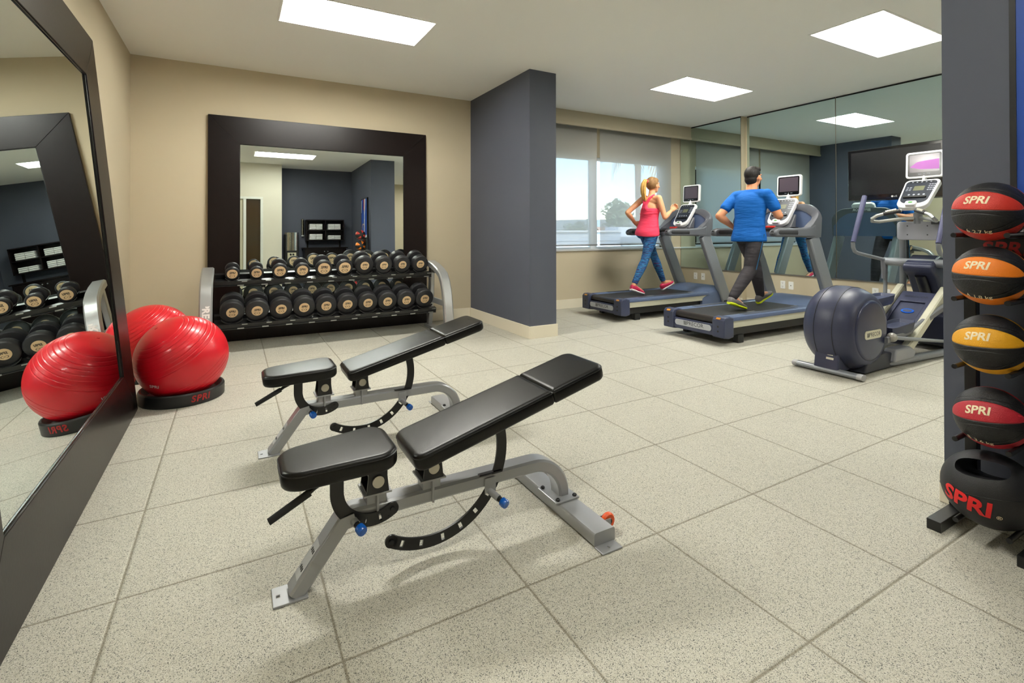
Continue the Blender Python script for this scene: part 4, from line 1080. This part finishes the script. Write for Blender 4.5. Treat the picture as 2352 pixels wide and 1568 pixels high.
# fixed handlebars with grips, cup holder
for s in (-1, 1):
    MB().tube([(1.46, s*.06, 1.42), (1.40, s*.13, 1.405), (1.33, s*.22, 1.37), (1.31, s*.255, 1.34), (1.34, s*.27, 1.315), (1.42, s*.24, 1.31), (1.55, s*.12, 1.335), (1.64, s*.03, 1.345)], .017, 14).build('fixed_handlebar', M('silver_tube', (176, 176, 172), .3, metal=.5), t)
    g = MB().tube([(1.452, s*.068, 1.418), (1.36, s*.18, 1.387)], .021, 16).build('pulse_grip', GRIP, t)
    MB().tube([(1.432, s*.090, 1.416), (1.375, s*.160, 1.395)], .0185, 12, sx=.8, sy=1.2).xf(Matrix.Translation((-.004, 0, .004))).build('pulse_contact', M('contact_steel', (220, 214, 196), .25, metal=.8), g)
MB().lathe([(0, 0), (.042, 0), (.05, .12), (.046, .12), (.038, .008), (0, .008)], (1.62, -.255, 1.20), (0, 0, 1), 24).build('bottle_holder', BLACKP, t)
MB().bx(1.60, 1.64, -.22, -.13, 1.28, 1.31).build('holder_arm', BLACKP, t, 0, bevel=.004)
# moving arms on a cross tube
MB().cyl((1.74, -.34, .885), (1.74, .34, .885), .042).build('cross_tube', UPR, t)
for s in (-1, 1):
    y = s*.335; a_ = 0 if s > 0 else .10
    arm = MB().tube([(1.10+a_, y, 1.10), (1.105+a_, y, 1.045), (1.135+a_, y, 1.005), (1.20+a_, y, .985), (1.45+a_*.6, y, .945), (1.72, y, .905), (1.76, y, .86), (1.755, y, .66), (1.74, y, .46)], .0185, 14).build('moving_arm', UPR, t)
    MB().tube([(1.335+a_, y, 1.578), (1.30+a_, y, 1.50), (1.105+a_, y, 1.10)], [.023, .026, .022], 16).build('arm_grip', M('navy_grip', (60, 62, 96), .45), arm)
    MB().tube([(1.72, y, .905), (1.735, y, .70)], .034, 12, sx=.75, sy=1.0).build('arm_knuckle', M('knuckle_grey', (110, 112, 118), .4), arm)
# pedals on their links
for s, px, pz in ((-1, .86, .335), (1, 1.12, .535)):
    y = s*.135
    lk = MB().sweep([(dc[0]+.2, s*.225, dc[2]+(.02 if s > 0 else -.1)), (px-.05, s*.20, pz-.055), (px+.25, s*.16, pz-.05), (1.62, s*.25, .50)], .035, .05, (0, 1, 0)).build('pedal_link', M('knuckle_grey'), t, 30)
    out = [(px-.22, y-.075), (px-.16, y-.09), (px+.16, y-.09), (px+.24, y-.06), (px+.24, y+.06), (px+.16, y+.09), (px-.16, y+.09), (px-.22, y+.075)]
    def ring(k, z): return [(px+.01+(x-px-.01)*k, y+(v-y)*k, z+(x-px)*.06) for x, v in out]
    MB().loft([ring(.80, pz-.055), ring(.92, pz-.03), ring(1.0, pz+.035), ring(.93, pz+.037), ring(.84, pz+.006)]).build('pedal', ELL if s < 0 else NAVY, t, 30, bevel=.006)
MB().tube([(.56, -.235, .292), (.66, -.235, .275), (1.9, -.235, .10)], .0165, 14).build('drive_rod', UPR, t)
MB().ell((.575, -.235, .290), .040, None, 20, 12).build('rod_end', M('rod_cap', (160, 158, 152), .35, metal=.3), t)
# ---------------------------------------------------------------- the two runners
def fabric(name, c, kind, c2=None):
    m = bpy.data.materials.new(name); m.use_nodes = True; n = m.node_tree.nodes; l = m.node_tree.links; p = n['Principled BSDF']
    p.inputs['Base Color'].default_value = (*lin(c), 1); p.inputs['Roughness'].default_value = .75; p.inputs['Specular IOR Level'].default_value = .25
    tc = n.new('ShaderNodeTexCoord'); mp = n.new('ShaderNodeMapping'); l.new(tc.outputs['Object'], mp.inputs[0])
    if kind == 'folds':
        mp.inputs['Rotation'].default_value = (R(38), R(25), 0); mp.inputs['Scale'].default_value = (5, 5, 26)
        t = n.new('ShaderNodeTexNoise'); t.inputs['Scale'].default_value = 1; t.inputs['Detail'].default_value = 2
        b = n.new('ShaderNodeBump'); b.inputs['Strength'].default_value = .75; b.inputs['Distance'].default_value = .014
        l.new(mp.outputs[0], t.inputs['Vector']); l.new(t.outputs['Fac'], b.inputs['Height']); l.new(b.outputs[0], p.inputs['Normal'])
    else:
        mp.inputs['Scale'].default_value = (4, 4, 30); mp.inputs['Rotation'].default_value = (0, R(6), 0)
        t = n.new('ShaderNodeTexNoise'); t.inputs['Scale'].default_value = 2.2; t.inputs['Detail'].default_value = 4; t.inputs['Distortion'].default_value = .6
        r = n.new('ShaderNodeValToRGB'); e = r.color_ramp.elements
        while len(e) < 5: e.new(.5)
        for q, (pos, cc) in zip(e, ((.34, (26, 38, 66)), (.45, c), (.52, c2), (.58, (34, 52, 92)), (.68, (92, 62, 110)))): q.position = pos; q.color = (*lin(cc), 1)
        l.new(mp.outputs[0], t.inputs['Vector']); l.new(t.outputs['Fac'], r.inputs[0]); l.new(r.outputs[0], p.inputs['Base Color'])
    return m
def hair_mat(name, c, c2, sc):
    m = bpy.data.materials.new(name); m.use_nodes = True; n = m.node_tree.nodes; l = m.node_tree.links; p = n['Principled BSDF']
    tc = n.new('ShaderNodeTexCoord'); mp = n.new('ShaderNodeMapping'); mp.inputs['Scale'].default_value = sc; l.new(tc.outputs['Object'], mp.inputs[0])
    t = n.new('ShaderNodeTexNoise'); t.inputs['Scale'].default_value = 3; t.inputs['Detail'].default_value = 4
    mx = n.new('ShaderNodeMix'); mx.data_type = 'RGBA'; mx.inputs['A'].default_value = (*lin(c), 1); mx.inputs['B'].default_value = (*lin(c2), 1)
    b = n.new('ShaderNodeBump'); b.inputs['Strength'].default_value = .8; b.inputs['Distance'].default_value = .004
    l.new(mp.outputs[0], t.inputs['Vector']); l.new(t.outputs['Fac'], mx.inputs['Factor']); l.new(t.outputs['Fac'], b.inputs['Height']); l.new(mx.outputs['Result'], p.inputs['Base Color']); l.new(b.outputs[0], p.inputs['Normal'])
    p.inputs['Roughness'].default_value = .62; p.inputs['Specular IOR Level'].default_value = .3
    return m
def remesh(m, name, mat, parent, vox=.008, it=6):
    o = m.build(name, mat, parent, 0)
    r = o.modifiers.new('r', 'REMESH'); r.mode = 'VOXEL'; r.voxel_size = vox
    s = o.modifiers.new('s', 'SMOOTH'); s.factor = .6; s.iterations = it
    bake(o)
    for p in o.data.polygons: p.use_smooth = True
    return o
def hand(m, wrist, palm, thumb_side, curl):
    """palm direction, five fingers of unequal length, curled; thumb off the side of the palm"""
    w = Vector(wrist); d = Vector(palm).normalized(); s = Vector(thumb_side); s = (s-d*s.dot(d)).normalized(); n = d.cross(s)*curl
    m.caps([(w-d*.02, .026), (w+d*.02, .027)])
    for k in (-1, 0, 1): m.caps([(w+d*.015+s*.017*k, .017), (w+d*.075+s*.021*k, .0145)])
    for k, L in ((1.5, .068), (.5, .078), (-.5, .073), (-1.5, .056)):
        b = w+d*.078+s*.0205*k*1.02; p1 = b+d*L*.42+n*L*.22+s*.003*k; p2 = p1+d*L*.06+n*L*.42; p3 = p2-d*L*.26+n*L*.14
        m.caps([(b, .0092), (p1, .0088), (p2, .0082), (p3, .0074)], 10)
    b = w+d*.022+s*.026; p1 = b+d*.028+s*.022+n*.012; p2 = p1+d*.026+s*.004+n*.018
    m.caps([(b, .0125), (p1, .0105), (p2, .0088)], 10)
def shoe(parent, heel, toe, w, up_c, sole_c, accent):
    h, t_ = Vector(heel), Vector(toe); d = (t_-h).normalized(); L = (t_-h).length
    side = Vector((0, 1, 0)); n = d.cross(side).normalized()*-1
    if n.z < 0: n = -n
    def ring(s, wd, z0, z1, k=18):
        c = h+d*(L*s); o = []
        for i in range(k):
            a = 2*PI*i/k; ca, sa = math.cos(a), math.sin(a)
            o.append(c + side*(wd/2*math.copysign(abs(ca)**.7, ca)) + n*((z0+z1)/2 + (z1-z0)/2*math.copysign(abs(sa)**.8, sa)))
        return o
    S_ = [(.0, .35, .02, .05), (.03, .62, .016, .085), (.12, .74, .014, .102), (.25, .72, .014, .098), (.42, .80, .014, .082), (.58, .94, .014, .066), (.74, 1.0, .014, .052), (.88, .86, .014, .044), (.97, .52, .016, .036), (1.0, .22, .02, .03)]
    m = MB().loft([ring(s, w*k, a, b) for s, k, a, b in S_]); up_ = m.build('shoe', up_c, parent, 60)
    m = MB().loft([ring(s, w*k*1.06, 0, .026 + (.01 if s < .3 else 0)) for s, k, a, b in S_]); m.build('sole', sole_c, up_, 60)
    m = MB()
    for s in (.38, .46, .54): 
        z = .090-(s-.38)*.16; c = h+d*(L*s)+n*z; m.tube([c-side*w*.28-n*.006, c+n*.004, c+side*w*.28-n*.006], .0035, 6)
    m.build('lace', accent, up_)
    return up_
def head(m, c, sc=1.0, f=Vector((1, 0, 0))):
    c = Vector(c); q = lambda x, y, z: c + Vector((x, y, z))*sc
    m.ell(q(-.005, 0, .012), tuple(v*sc for v in (.096, .076, .104))); m.ell(q(.022, 0, -.052), tuple(v*sc for v in (.066, .056, .062)))
    m.ell(q(.060, 0, -.088), tuple(v*sc for v in (.026, .028, .022)))
    m.caps([(q(.088, 0, .012), .010*sc), (q(.106, 0, -.022), .013*sc)]); m.ell(q(.086, 0, -.058), (.012*sc, .026*sc, .009*sc))
    for s in (-1, 1):
        m.ell(q(.074, s*.034, -.022), (.022*sc, .026*sc, .022*sc)); m.ell(q(-.002, s*.078, -.012), (.020*sc, .009*sc, .032*sc), (0, R(-12), s*R(18)))
        m.ell(q(.080, s*.034, .030), (.014*sc, .026*sc, .008*sc))
def face(parent, c, sc, brow, lip):
    c = Vector(c); q = lambda x, y, z: c + Vector((x, y, z))*sc
    for s in (-1, 1):
        e = MB().ell(q(.081, s*.032, .010), .0115*sc, None, 14, 10).build('eye', M('eye_white', (236, 234, 230), .2), parent)
        MB().ell(q(.0892, s*.033, .010), (.004*sc, .0055*sc, .0055*sc), None, 12, 8).build('iris', M('iris_brown', (58, 38, 26), .2), e)
        MB().tube([q(.090, s*.014, .030), q(.092, s*.034, .036), q(.080, s*.056, .030)], [.003*sc, .0042*sc, .002*sc], 6).build('eyebrow', brow, parent)
    MB().ell(q(.0945, 0, -.060), (.006*sc, .022*sc, .0065*sc), None, 16, 8).build('lips', lip, parent)
def limb_pts(a, b, c, ra, rb, rc, bulge):
    """two-segment limb with a muscle bulge below each joint"""
    a, b, c = Vector(a), Vector(b), Vector(c)
    return [(a, ra), (a.lerp(b, .35), ra*.99), (a.lerp(b, .75), rb*1.08), (b, rb), (b.lerp(c, .28), rb*bulge), (b.lerp(c, .65), rb*.5+rc*.5), (c, rc)]
# ---- woman
SK1 = M('skin_tan', (222, 160, 120), .5, spec=.35); SK2 = M('skin_light_tan', (206, 142, 104), .5, spec=.35)
wr = thing('person', 'blonde runner in a pink tank top and blue leggings, on the treadmill by the window', 'person', (5.37, 5.45, .290), 0, 'people running on the treadmills')
hipR, kneR, ankR = (0, -.088, .90), (-.155, -.085, .485), (-.365, -.075, .135)
hipL, kneL, ankL = (.01, .088, .90), (.235, .095, .50), (.425, .10, .125)
shR, elR, wrR = (.05, -.165, 1.405), (.10, -.235, 1.12), (.285, -.19, 1.225)
shL, elL, wrL = (.05, .165, 1.405), (-.20, .225, 1.20), (-.03, .245, 1.05)
hc = (.10, 0, 1.605)
m = MB()
m.ell((0, 0, .93), (.115, .160, .115)); m.ell((.015, 0, 1.08), (.092, .128, .13)); m.ell((.035, 0, 1.24), (.102, .142, .15)); m.ell((.045, 0, 1.365), (.078, .150, .07))
for s in (-1, 1): m.ell((.105, s*.065, 1.25), (.055, .06, .055)); m.ell((-.055, s*.075, .90), (.085, .085, .09))
m.caps([((.045, 0, 1.38), .062), ((.075, 0, 1.46), .050), ((.09, 0, 1.55), .046)])
for a, b, c, side, pd, th in ((shR, elR, wrR, -1, (.75, .1, .45), (0, .5, .8)), (shL, elL, wrL, 1, (.75, -.05, -.4), (.3, -.4, .8))):
    m.caps([((.045, side*.10, 1.395), .052)] + limb_pts(a, b, c, .046, .036, .023, 1.12))
    hand(m, c, pd, th, 1 if side < 0 else -1)
for a, b, c, r0 in ((hipR, kneR, ankR, .088), (hipL, kneL, ankL, .088)): m.caps(limb_pts(a, b, c, r0, .054, .034, 1.06))
m.caps([(ankR, .034), ((-.20, -.075, .045), .03)]); m.caps([(ankL, .034), ((.55, .10, .13), .03)])
head(m, hc)
wb = remesh(m, 'body', SK1, wr, .0065, 4)
face(wr, hc, 1.0, M('brow_brown', (110, 78, 48), .6), M('lip_rose', (186, 92, 88), .4))
LEG = fabric('patterned_leggings', (48, 92, 156), 'stripes', (58, 132, 176))
m = MB(); m.ell((0, 0, .925), (.112, .160, .10))
for s in (-1, 1): m.ell((-.055, s*.075, .90), (.091, .091, .096))
for a, b, c in ((hipR, kneR, Vector(kneR).lerp(Vector(ankR), .86)), (hipL, kneL, Vector(kneL).lerp(Vector(ankL), .86))): m.caps(limb_pts(a, b, c, .090, .060, .044, 1.05))
remesh(m, 'leggings', LEG, wr, .008, 5)
PINK = fabric('pink_jersey', (236, 66, 96), 'folds')
m = MB(); rings = []
for z, rx, ry, cx in ((.86, .168, .190, -.022), (.91, .166, .188, -.020), (1.0, .134, .170, .0), (1.10, .112, .152, .02), (1.20, .120, .153, .034), (1.245, .116, .148, .036), (1.272, .092, .125, .040), (1.285, .05, .08, .04)):
    rings.append([(cx+rx*math.cos(2*PI*k/28), ry*math.sin(2*PI*k/28), z + (.025*math.sin(2*PI*k/28+.6) if z < .9 else 0)) for k in range(28)])
m.loft(rings)
for s in (-1, 1):
    m.ell((.108, s*.065, 1.25), (.062, .066, .062))
    m.caps([((-.070, s*.022, 1.25), .034), ((-.058, s*.016, 1.31), .026), ((-.024, s*.055, 1.405), .021), ((.03, s*.085, 1.452), .016), ((.09, s*.085, 1.40), .020), ((.12, s*.07, 1.32), .03)])
tk = remesh(m, 'tank_top', PINK, wr, .008, 10)
MB().tube([(.03+.124*math.cos(2*PI*k/40), .159*math.sin(2*PI*k/40), 1.185+.01*math.cos(2*PI*k/40)) for k in range(42)], .004, 6, False).build('seam', PINK, tk)
HB = hair_mat('blonde_hair', (232, 186, 104), (176, 124, 62), (30, 30, 4)); HR = hair_mat('dark_blonde_crown', (150, 112, 68), (104, 78, 50), (6, 30, 30))
m = MB(); c = Vector(hc)
m.ell(c+Vector((-.022, 0, .024)), (.096, .086, .104)); m.ell(c+Vector((.03, 0, .068)), (.060, .066, .050)); m.caps([(c+Vector((-.10, 0, .045)), .030), (c+Vector((-.125, 0, .045)), .024)])
hw_ = remesh(m, 'hair', HR, wr, .007, 4)
pt = [(-.105, 0, .05), (-.145, .004, .062), (-.172, .01, .02), (-.178, .018, -.05), (-.168, .024, -.12), (-.150, .026, -.19), (-.135, .022, -.25)]
MB().tube([c+Vector(p) for p in pt], [.020, .028, .036, .041, .038, .026, .006], 16, sx=.85, sy=1.1).build('ponytail', HB, hw_, 60)
for k in range(5):
    o = (k-2)*.014
    MB().tube([c+Vector(p)+Vector((-.012, o, -.015*k % .02)) for p in pt[1:]], [.010, .013, .014, .013, .009, .003], 8).build('hair_strand', HB, hw_, 60)
MB().tube([c+Vector((-.128+.0, .027*math.cos(2*PI*k/16), .054+.027*math.sin(2*PI*k/16))) for k in range(18)], .005, 6, False).build('hair_tie', PINK, hw_)
RS = M('raspberry_shoe', (206, 40, 84), .5); WS = M('white_sole', (236, 232, 234), .5)
shoe(wr, (-.425, -.075, .075), (-.165, -.075, -.002), .098, RS, WS, WS); shoe(wr, (.385, .10, .005), (.625, .10, .115), .098, RS, WS, WS)
# ---- man
mr = thing('person', 'dark-haired runner in a blue t-shirt and charcoal trousers, on the nearer treadmill', 'person', (5.46, 3.86, .290), 0, 'people running on the treadmills')
hipR, kneR, ankR = (-.01, -.10, .885), (-.12, -.10, .47), (-.425, -.09, .16)
hipL, kneL, ankL = (.01, .10, .885), (.24, .095, .51), (.345, .09, .115)
shR, elR, wrR = (.05, -.205, 1.375), (.13, -.30, 1.10), (.30, -.13, 1.17)
shL, elL, wrL = (.05, .205, 1.375), (-.17, .29, 1.11), (.04, .25, .975)
hc = (.085, 0, 1.580)
m = MB()
m.ell((0, 0, .90), (.128, .165, .13)); m.ell((.012, 0, 1.06), (.118, .158, .14)); m.ell((.03, 0, 1.22), (.115, .175, .14)); m.ell((.035, 0, 1.32), (.085, .165, .06))
m.caps([((.035, -.12, 1.345), .046), ((.035, .12, 1.345), .046)]); m.caps([((.035, 0, 1.36), .075), ((.06, 0, 1.45), .062), ((.075, 0, 1.53), .057)])
for a, b, c, side, pd, th in ((shR, elR, wrR, -1, (.5, .7, .25), (.3, -.2, .9)), (shL, elL, wrL, 1, (.8, -.1, -.35), (.3, -.4, .8))):
    m.caps(limb_pts(Vector(a)-Vector((0, 0, .03)), b, c, .056, .046, .030, 1.12)); hand(m, c, pd, th, 1 if side < 0 else -1)
for a, b, c in ((hipR, kneR, ankR), (hipL, kneL, ankL)): m.caps(limb_pts(a, b, c, .088, .058, .040, 1.06))
m.caps([(ankR, .04), ((-.28, -.09, .06), .035)]); m.caps([(ankL, .04), ((.46, .09, .12), .035)])
head(m, hc, 1.04)
remesh(m, 'body', SK2, mr, .0065, 4)
face(mr, hc, 1.04, M('brow_black', (26, 20, 18), .6), M('lip_brown', (160, 92, 80), .4))
TEE = fabric('blue_tee_jersey', (6, 88, 168), 'folds')
m = MB(); rings = []
for z, rx, ry, cx in ((.795, .168, .214, -.008), (.85, .166, .212, -.006), (.95, .146, .190, .003), (1.08, .134, .186, .015), (1.20, .138, .198, .028), (1.29, .132, .200, .034), (1.35, .108, .19, .036), (1.395, .080, .13, .04), (1.428, .068, .080, .05)):
    rings.append([(cx+rx*math.cos(2*PI*k/32), ry*math.sin(2*PI*k/32), z) for k in range(32)])
m.loft(rings); m.caps([((.035, -.15, 1.355), .072), ((.035, .15, 1.355), .072)])
for a, b, s in ((shR, elR, -1), (shL, elL, 1)):
    a, b = Vector(a), Vector(b); m.caps([(a-Vector((0, 0, .02)), .070), (a.lerp(b, .40), .069), (a.lerp(b, .62), .068)])
remesh(m, 't_shirt', TEE, mr, .009, 6)
TRO = fabric('charcoal_jersey', (54, 51, 55), 'folds')
m = MB(); m.ell((0, 0, .87), (.132, .178, .11))
for a, b, c in ((hipR, kneR, Vector(kneR).lerp(Vector(ankR), .97)), (hipL, kneL, Vector(kneL).lerp(Vector(ankL), .97))):
    a, b, c = Vector(a), Vector(b), Vector(c); m.caps([(a, .098), (a.lerp(b, .5), .092), (b, .076), (b.lerp(c, .35), .075), (b.lerp(c, .8), .060), (c, .052)])
tr_ = remesh(m, 'trousers', TRO, mr, .009, 5)
MB().tube([Vector(p)+Vector((0, o, 0)) for p, o in ((hipR, -.108), (Vector(hipR).lerp(Vector(kneR), .5), -.094), (kneR, -.077))], .006, 6).build('side_stripe', M('stripe_blue', (34, 90, 130), .6), tr_)
HK = hair_mat('black_hair', (19, 16, 15), (34, 30, 28), (14, 14, 14))
m = MB(); c = Vector(hc)
m.ell(c+Vector((-.020, 0, .034)), (.103, .085, .103)); m.ell(c+Vector((.035, 0, .092)), (.066, .068, .040)); m.ell(c+Vector((-.045, 0, -.03)), (.068, .072, .072))
rg = random.Random(5)
for _ in range(46):
    a = rg.uniform(-1, 1); b_ = rg.uniform(-1, 1); q = c+Vector((.01+.075*a, .055*b_, .118-.02*(a*a+b_*b_))); m.caps([(q, .011), (q+Vector((rg.uniform(-.012, .012), rg.uniform(-.012, .012), .020)), .004)], 8)
remesh(m, 'hair', HK, mr, .006, 2)
GS = M('grey_mesh_shoe', (112, 108, 108), .6, bump=.3, bscale=400); NEON = M('neon_sole', (214, 232, 20), .45)
shoe(mr, (-.50, -.09, .085), (-.20, -.09, .0), .108, GS, NEON, BLACKP); shoe(mr, (.30, .09, .005), (.575, .09, .125), .108, GS, NEON, BLACKP)
# ---------------------------------------------------------------- outside the window
GY = -4.2
gm = M('dry_hillside', (176, 164, 128), .95, var=.25, vscale=.05)
struct(MB().bx(-300, 700, 6.9, 500, GY-.5, GY).build('ground_outside', gm, smooth=0))
m = MB(); n = 60; rows = []
for j in range(7):
    y = 230+j*22; row = []
    for i in range(n+1):
        x = 60+i*7.0
        h = (13.5 + 3.0*noise.noise(Vector((x*.012, 3.1, 0))) + 1.6*noise.noise(Vector((x*.05, 7.7, 0))))*math.sin(PI*min(1, (j+.2)/4)*.5)
        row.append((x, y, GY+h))
    rows.append(row)
m.loft(rows, cap=False, close=False)
struct(m.build('hills_outside', M('hazy_hills', (142, 148, 140), 1, var=.2, vscale=.06), smooth=0))
# white flat-roofed neighbour with a stepped parapet
t = thing('neighbour_building', 'low white building with a banded parapet outside the window', 'building', (14, 15.5, GY))
W1 = M('stucco_white', (226, 226, 224), .9); W2 = M('stucco_grey', (200, 205, 210), .9)
MB().bx(7.2, 12.6, 14.5, 24, GY, .62).build('wall', W1, t, 0, world=True)
MB().bx(7.0, 12.75, 14.35, 24.1, .62, 1.16).build('parapet', W2, t, 0, world=True)
MB().bx(6.95, 12.8, 14.28, 24.2, 1.16, 1.22).build('coping', W1, t, 0, world=True)
m = MB(); m.bx(7.0, 12.75, 14.33, 14.36, .30, .33).bx(7.0, 12.75, 14.33, 14.36, .84, .87); m.build('band', W2, t, 0, world=True)
t = thing('roof_terrace', 'grey flat roof edge outside the right window pane', 'building', (16.5, 16, GY))
MB().bx(12.8, 22, 13.2, 22, GY, .78).build('wall', W1, t, 0, world=True)
MB().bx(12.7, 22.1, 13.1, 22.1, .78, .98).build('parapet', W2, t, 0, world=True)
MB().bx(13.2, 13.9, 15, 15.8, .9, 1.35).build('roof_vent', W1, t, 0, world=True)
rnd = random.Random(3)
for k in range(7):
    x = 44+k*10.5+rnd.uniform(-1.2, 1.2); y = 68+rnd.uniform(-6, 10)
    t = thing('distant_house', ['small tan house far outside, leftmost of the row', 'small white house far outside, second of the row', 'small tan house far outside, third of the row', 'small white house far outside, fourth of the row', 'small tan house far outside, fifth of the row', 'small white house far outside, sixth of the row', 'small tan house far outside, last of the row'][k], 'house', (x, y, GY), rnd.uniform(-.3, .3), 'far houses outside the window')
    h = rnd.uniform(3.4, 4.8)
    MB().bx(-3.2, 3.2, -3, 3, 0, h).build('wall', M('stucco_tan', (212, 192, 164), .9) if k % 2 == 0 else W1, t, 0)
    MB().prism([(-3.6, h), (3.6, h), (0, h+1.4)], -3.4, 3.4, 'x').build('roof', M('roof_brown', (150, 126, 106), .9), t, 0)
# planting
LEAF = M('pale_foliage', (128, 146, 104), .8); LEAFD = M('grey_green_foliage', (104, 122, 92), .85)
def leafball(name, c, r, n, size, mat, parent, seed, squash=1.0):
    rg = random.Random(seed); vs = []; fs = []
    for _ in range(n):
        while True:
            p = Vector((rg.uniform(-1, 1), rg.uniform(-1, 1), rg.uniform(-1, 1)))
            if .25 < p.length < 1: break
        p *= (.75+.5*noise.noise(p*2.2+Vector((seed, 0, 0))))
        q = Vector((c[0]+p.x*r, c[1]+p.y*r, c[2]+p.z*r*squash))
        a = Vector((rg.uniform(-1, 1), rg.uniform(-1, 1), rg.uniform(-.4, 1))).normalized()*size*rg.uniform(.6, 1.3); b = a.cross(Vector((rg.uniform(-1, 1), rg.uniform(-1, 1), rg.uniform(-1, 1)))).normalized()*size*.35
        i = len(vs); vs += [q-a, q-b, q+a, q+b]; fs.append((i, i+1, i+2, i+3))
    m = MB(); m.faces(vs, fs); return m.build(name, mat, parent, 0, clean=False)
def tree(lab, x, y, h, r, mat, seed, n=1500):
    t = thing('leafy_tree', lab, 'tree', (x, y, GY), 0, 'trees outside the window')
    MB().tube([(0, 0, 0), (.1, 0, h*.4), (0, .1, h*.75)], [r*.09, r*.07, r*.03], 8).build('trunk', M('bark', (110, 96, 80), .9), t)
    leafball('crown', (0, 0, h-r*.95), r, n, r*.13, mat, t, seed, 1.0); return t
tree('pale leafy tree outside, left of the palm behind the running woman', 21.3, 24.2, 7.5, 1.15, LEAF, 4, 1600)
far = [(60, 95, 5.2, 5), (70, 96, 5.6, 6), (77, 102, 6.4, 5), (86, 104, 5.4, 6), (92, 99, 5.0, 5), (100, 110, 6.6, 7), (110, 112, 6, 6)]
for k, (x, y, h, r) in enumerate(far):
    tree(['rounded far tree on the skyline, leftmost', 'rounded far tree on the skyline, second from the left', 'rounded far tree on the skyline, third from the left', 'rounded far tree on the skyline, in the middle', 'rounded far tree on the skyline, third from the right', 'rounded far tree on the skyline, second from the right', 'rounded far tree on the skyline, rightmost'][k], x, y, h+2.2, r*.8, LEAFD, 20+k, 500)
t = thing('palm_tree', 'tall palm tree with a pale frond outside the right window pane', 'tree', (17.1, 18.0, GY))
tp = [(0, 0, 0), (.06, 0, 3.6), (.0, .02, 7.0), (-.05, 0, 10.6)]
MB().tube(tp, [.20, .15, .13, .17], 14).build('trunk', M('palm_bark', (168, 140, 112), .9, bump=.6, bscale=12), t)
for k in range(22):
    a = 2*PI*k/22 + rnd.uniform(-.1, .1); L = rnd.uniform(2.0, 2.8); el = rnd.uniform(-.5, .9); pts = []
    for i in range(9):
        s = i/8; pts.append(Vector((math.cos(a)*L*s, math.sin(a)*L*s, 10.6 + L*(el*s - 1.0*s*s))))
    m = MB()
    for i in range(8):
        p, q = pts[i], pts[i+1]; d = (q-p); sd = d.cross(Vector((0, 0, 1))).normalized()
        for s_ in (-1, 1):
            for j in range(3):
                b = p+d*(j/3); w_ = .55*math.sin(PI*min(.97, (i+j/3+.6)/8.4))
                m.faces([b, b+d*.2, b+sd*s_*w_*.75+d*.9-Vector((0, 0, w_*.45)), b+sd*s_*w_*.7+d*.7-Vector((0, 0, w_*.42))], [(0, 1, 2, 3)])
    m.tube(pts, [.025*(1-i/10) for i in range(9)], 5)
    m.build('frond', LEAF if k % 5 else M('dry_frond', (206, 186, 150), .85), t, 0, clean=False)
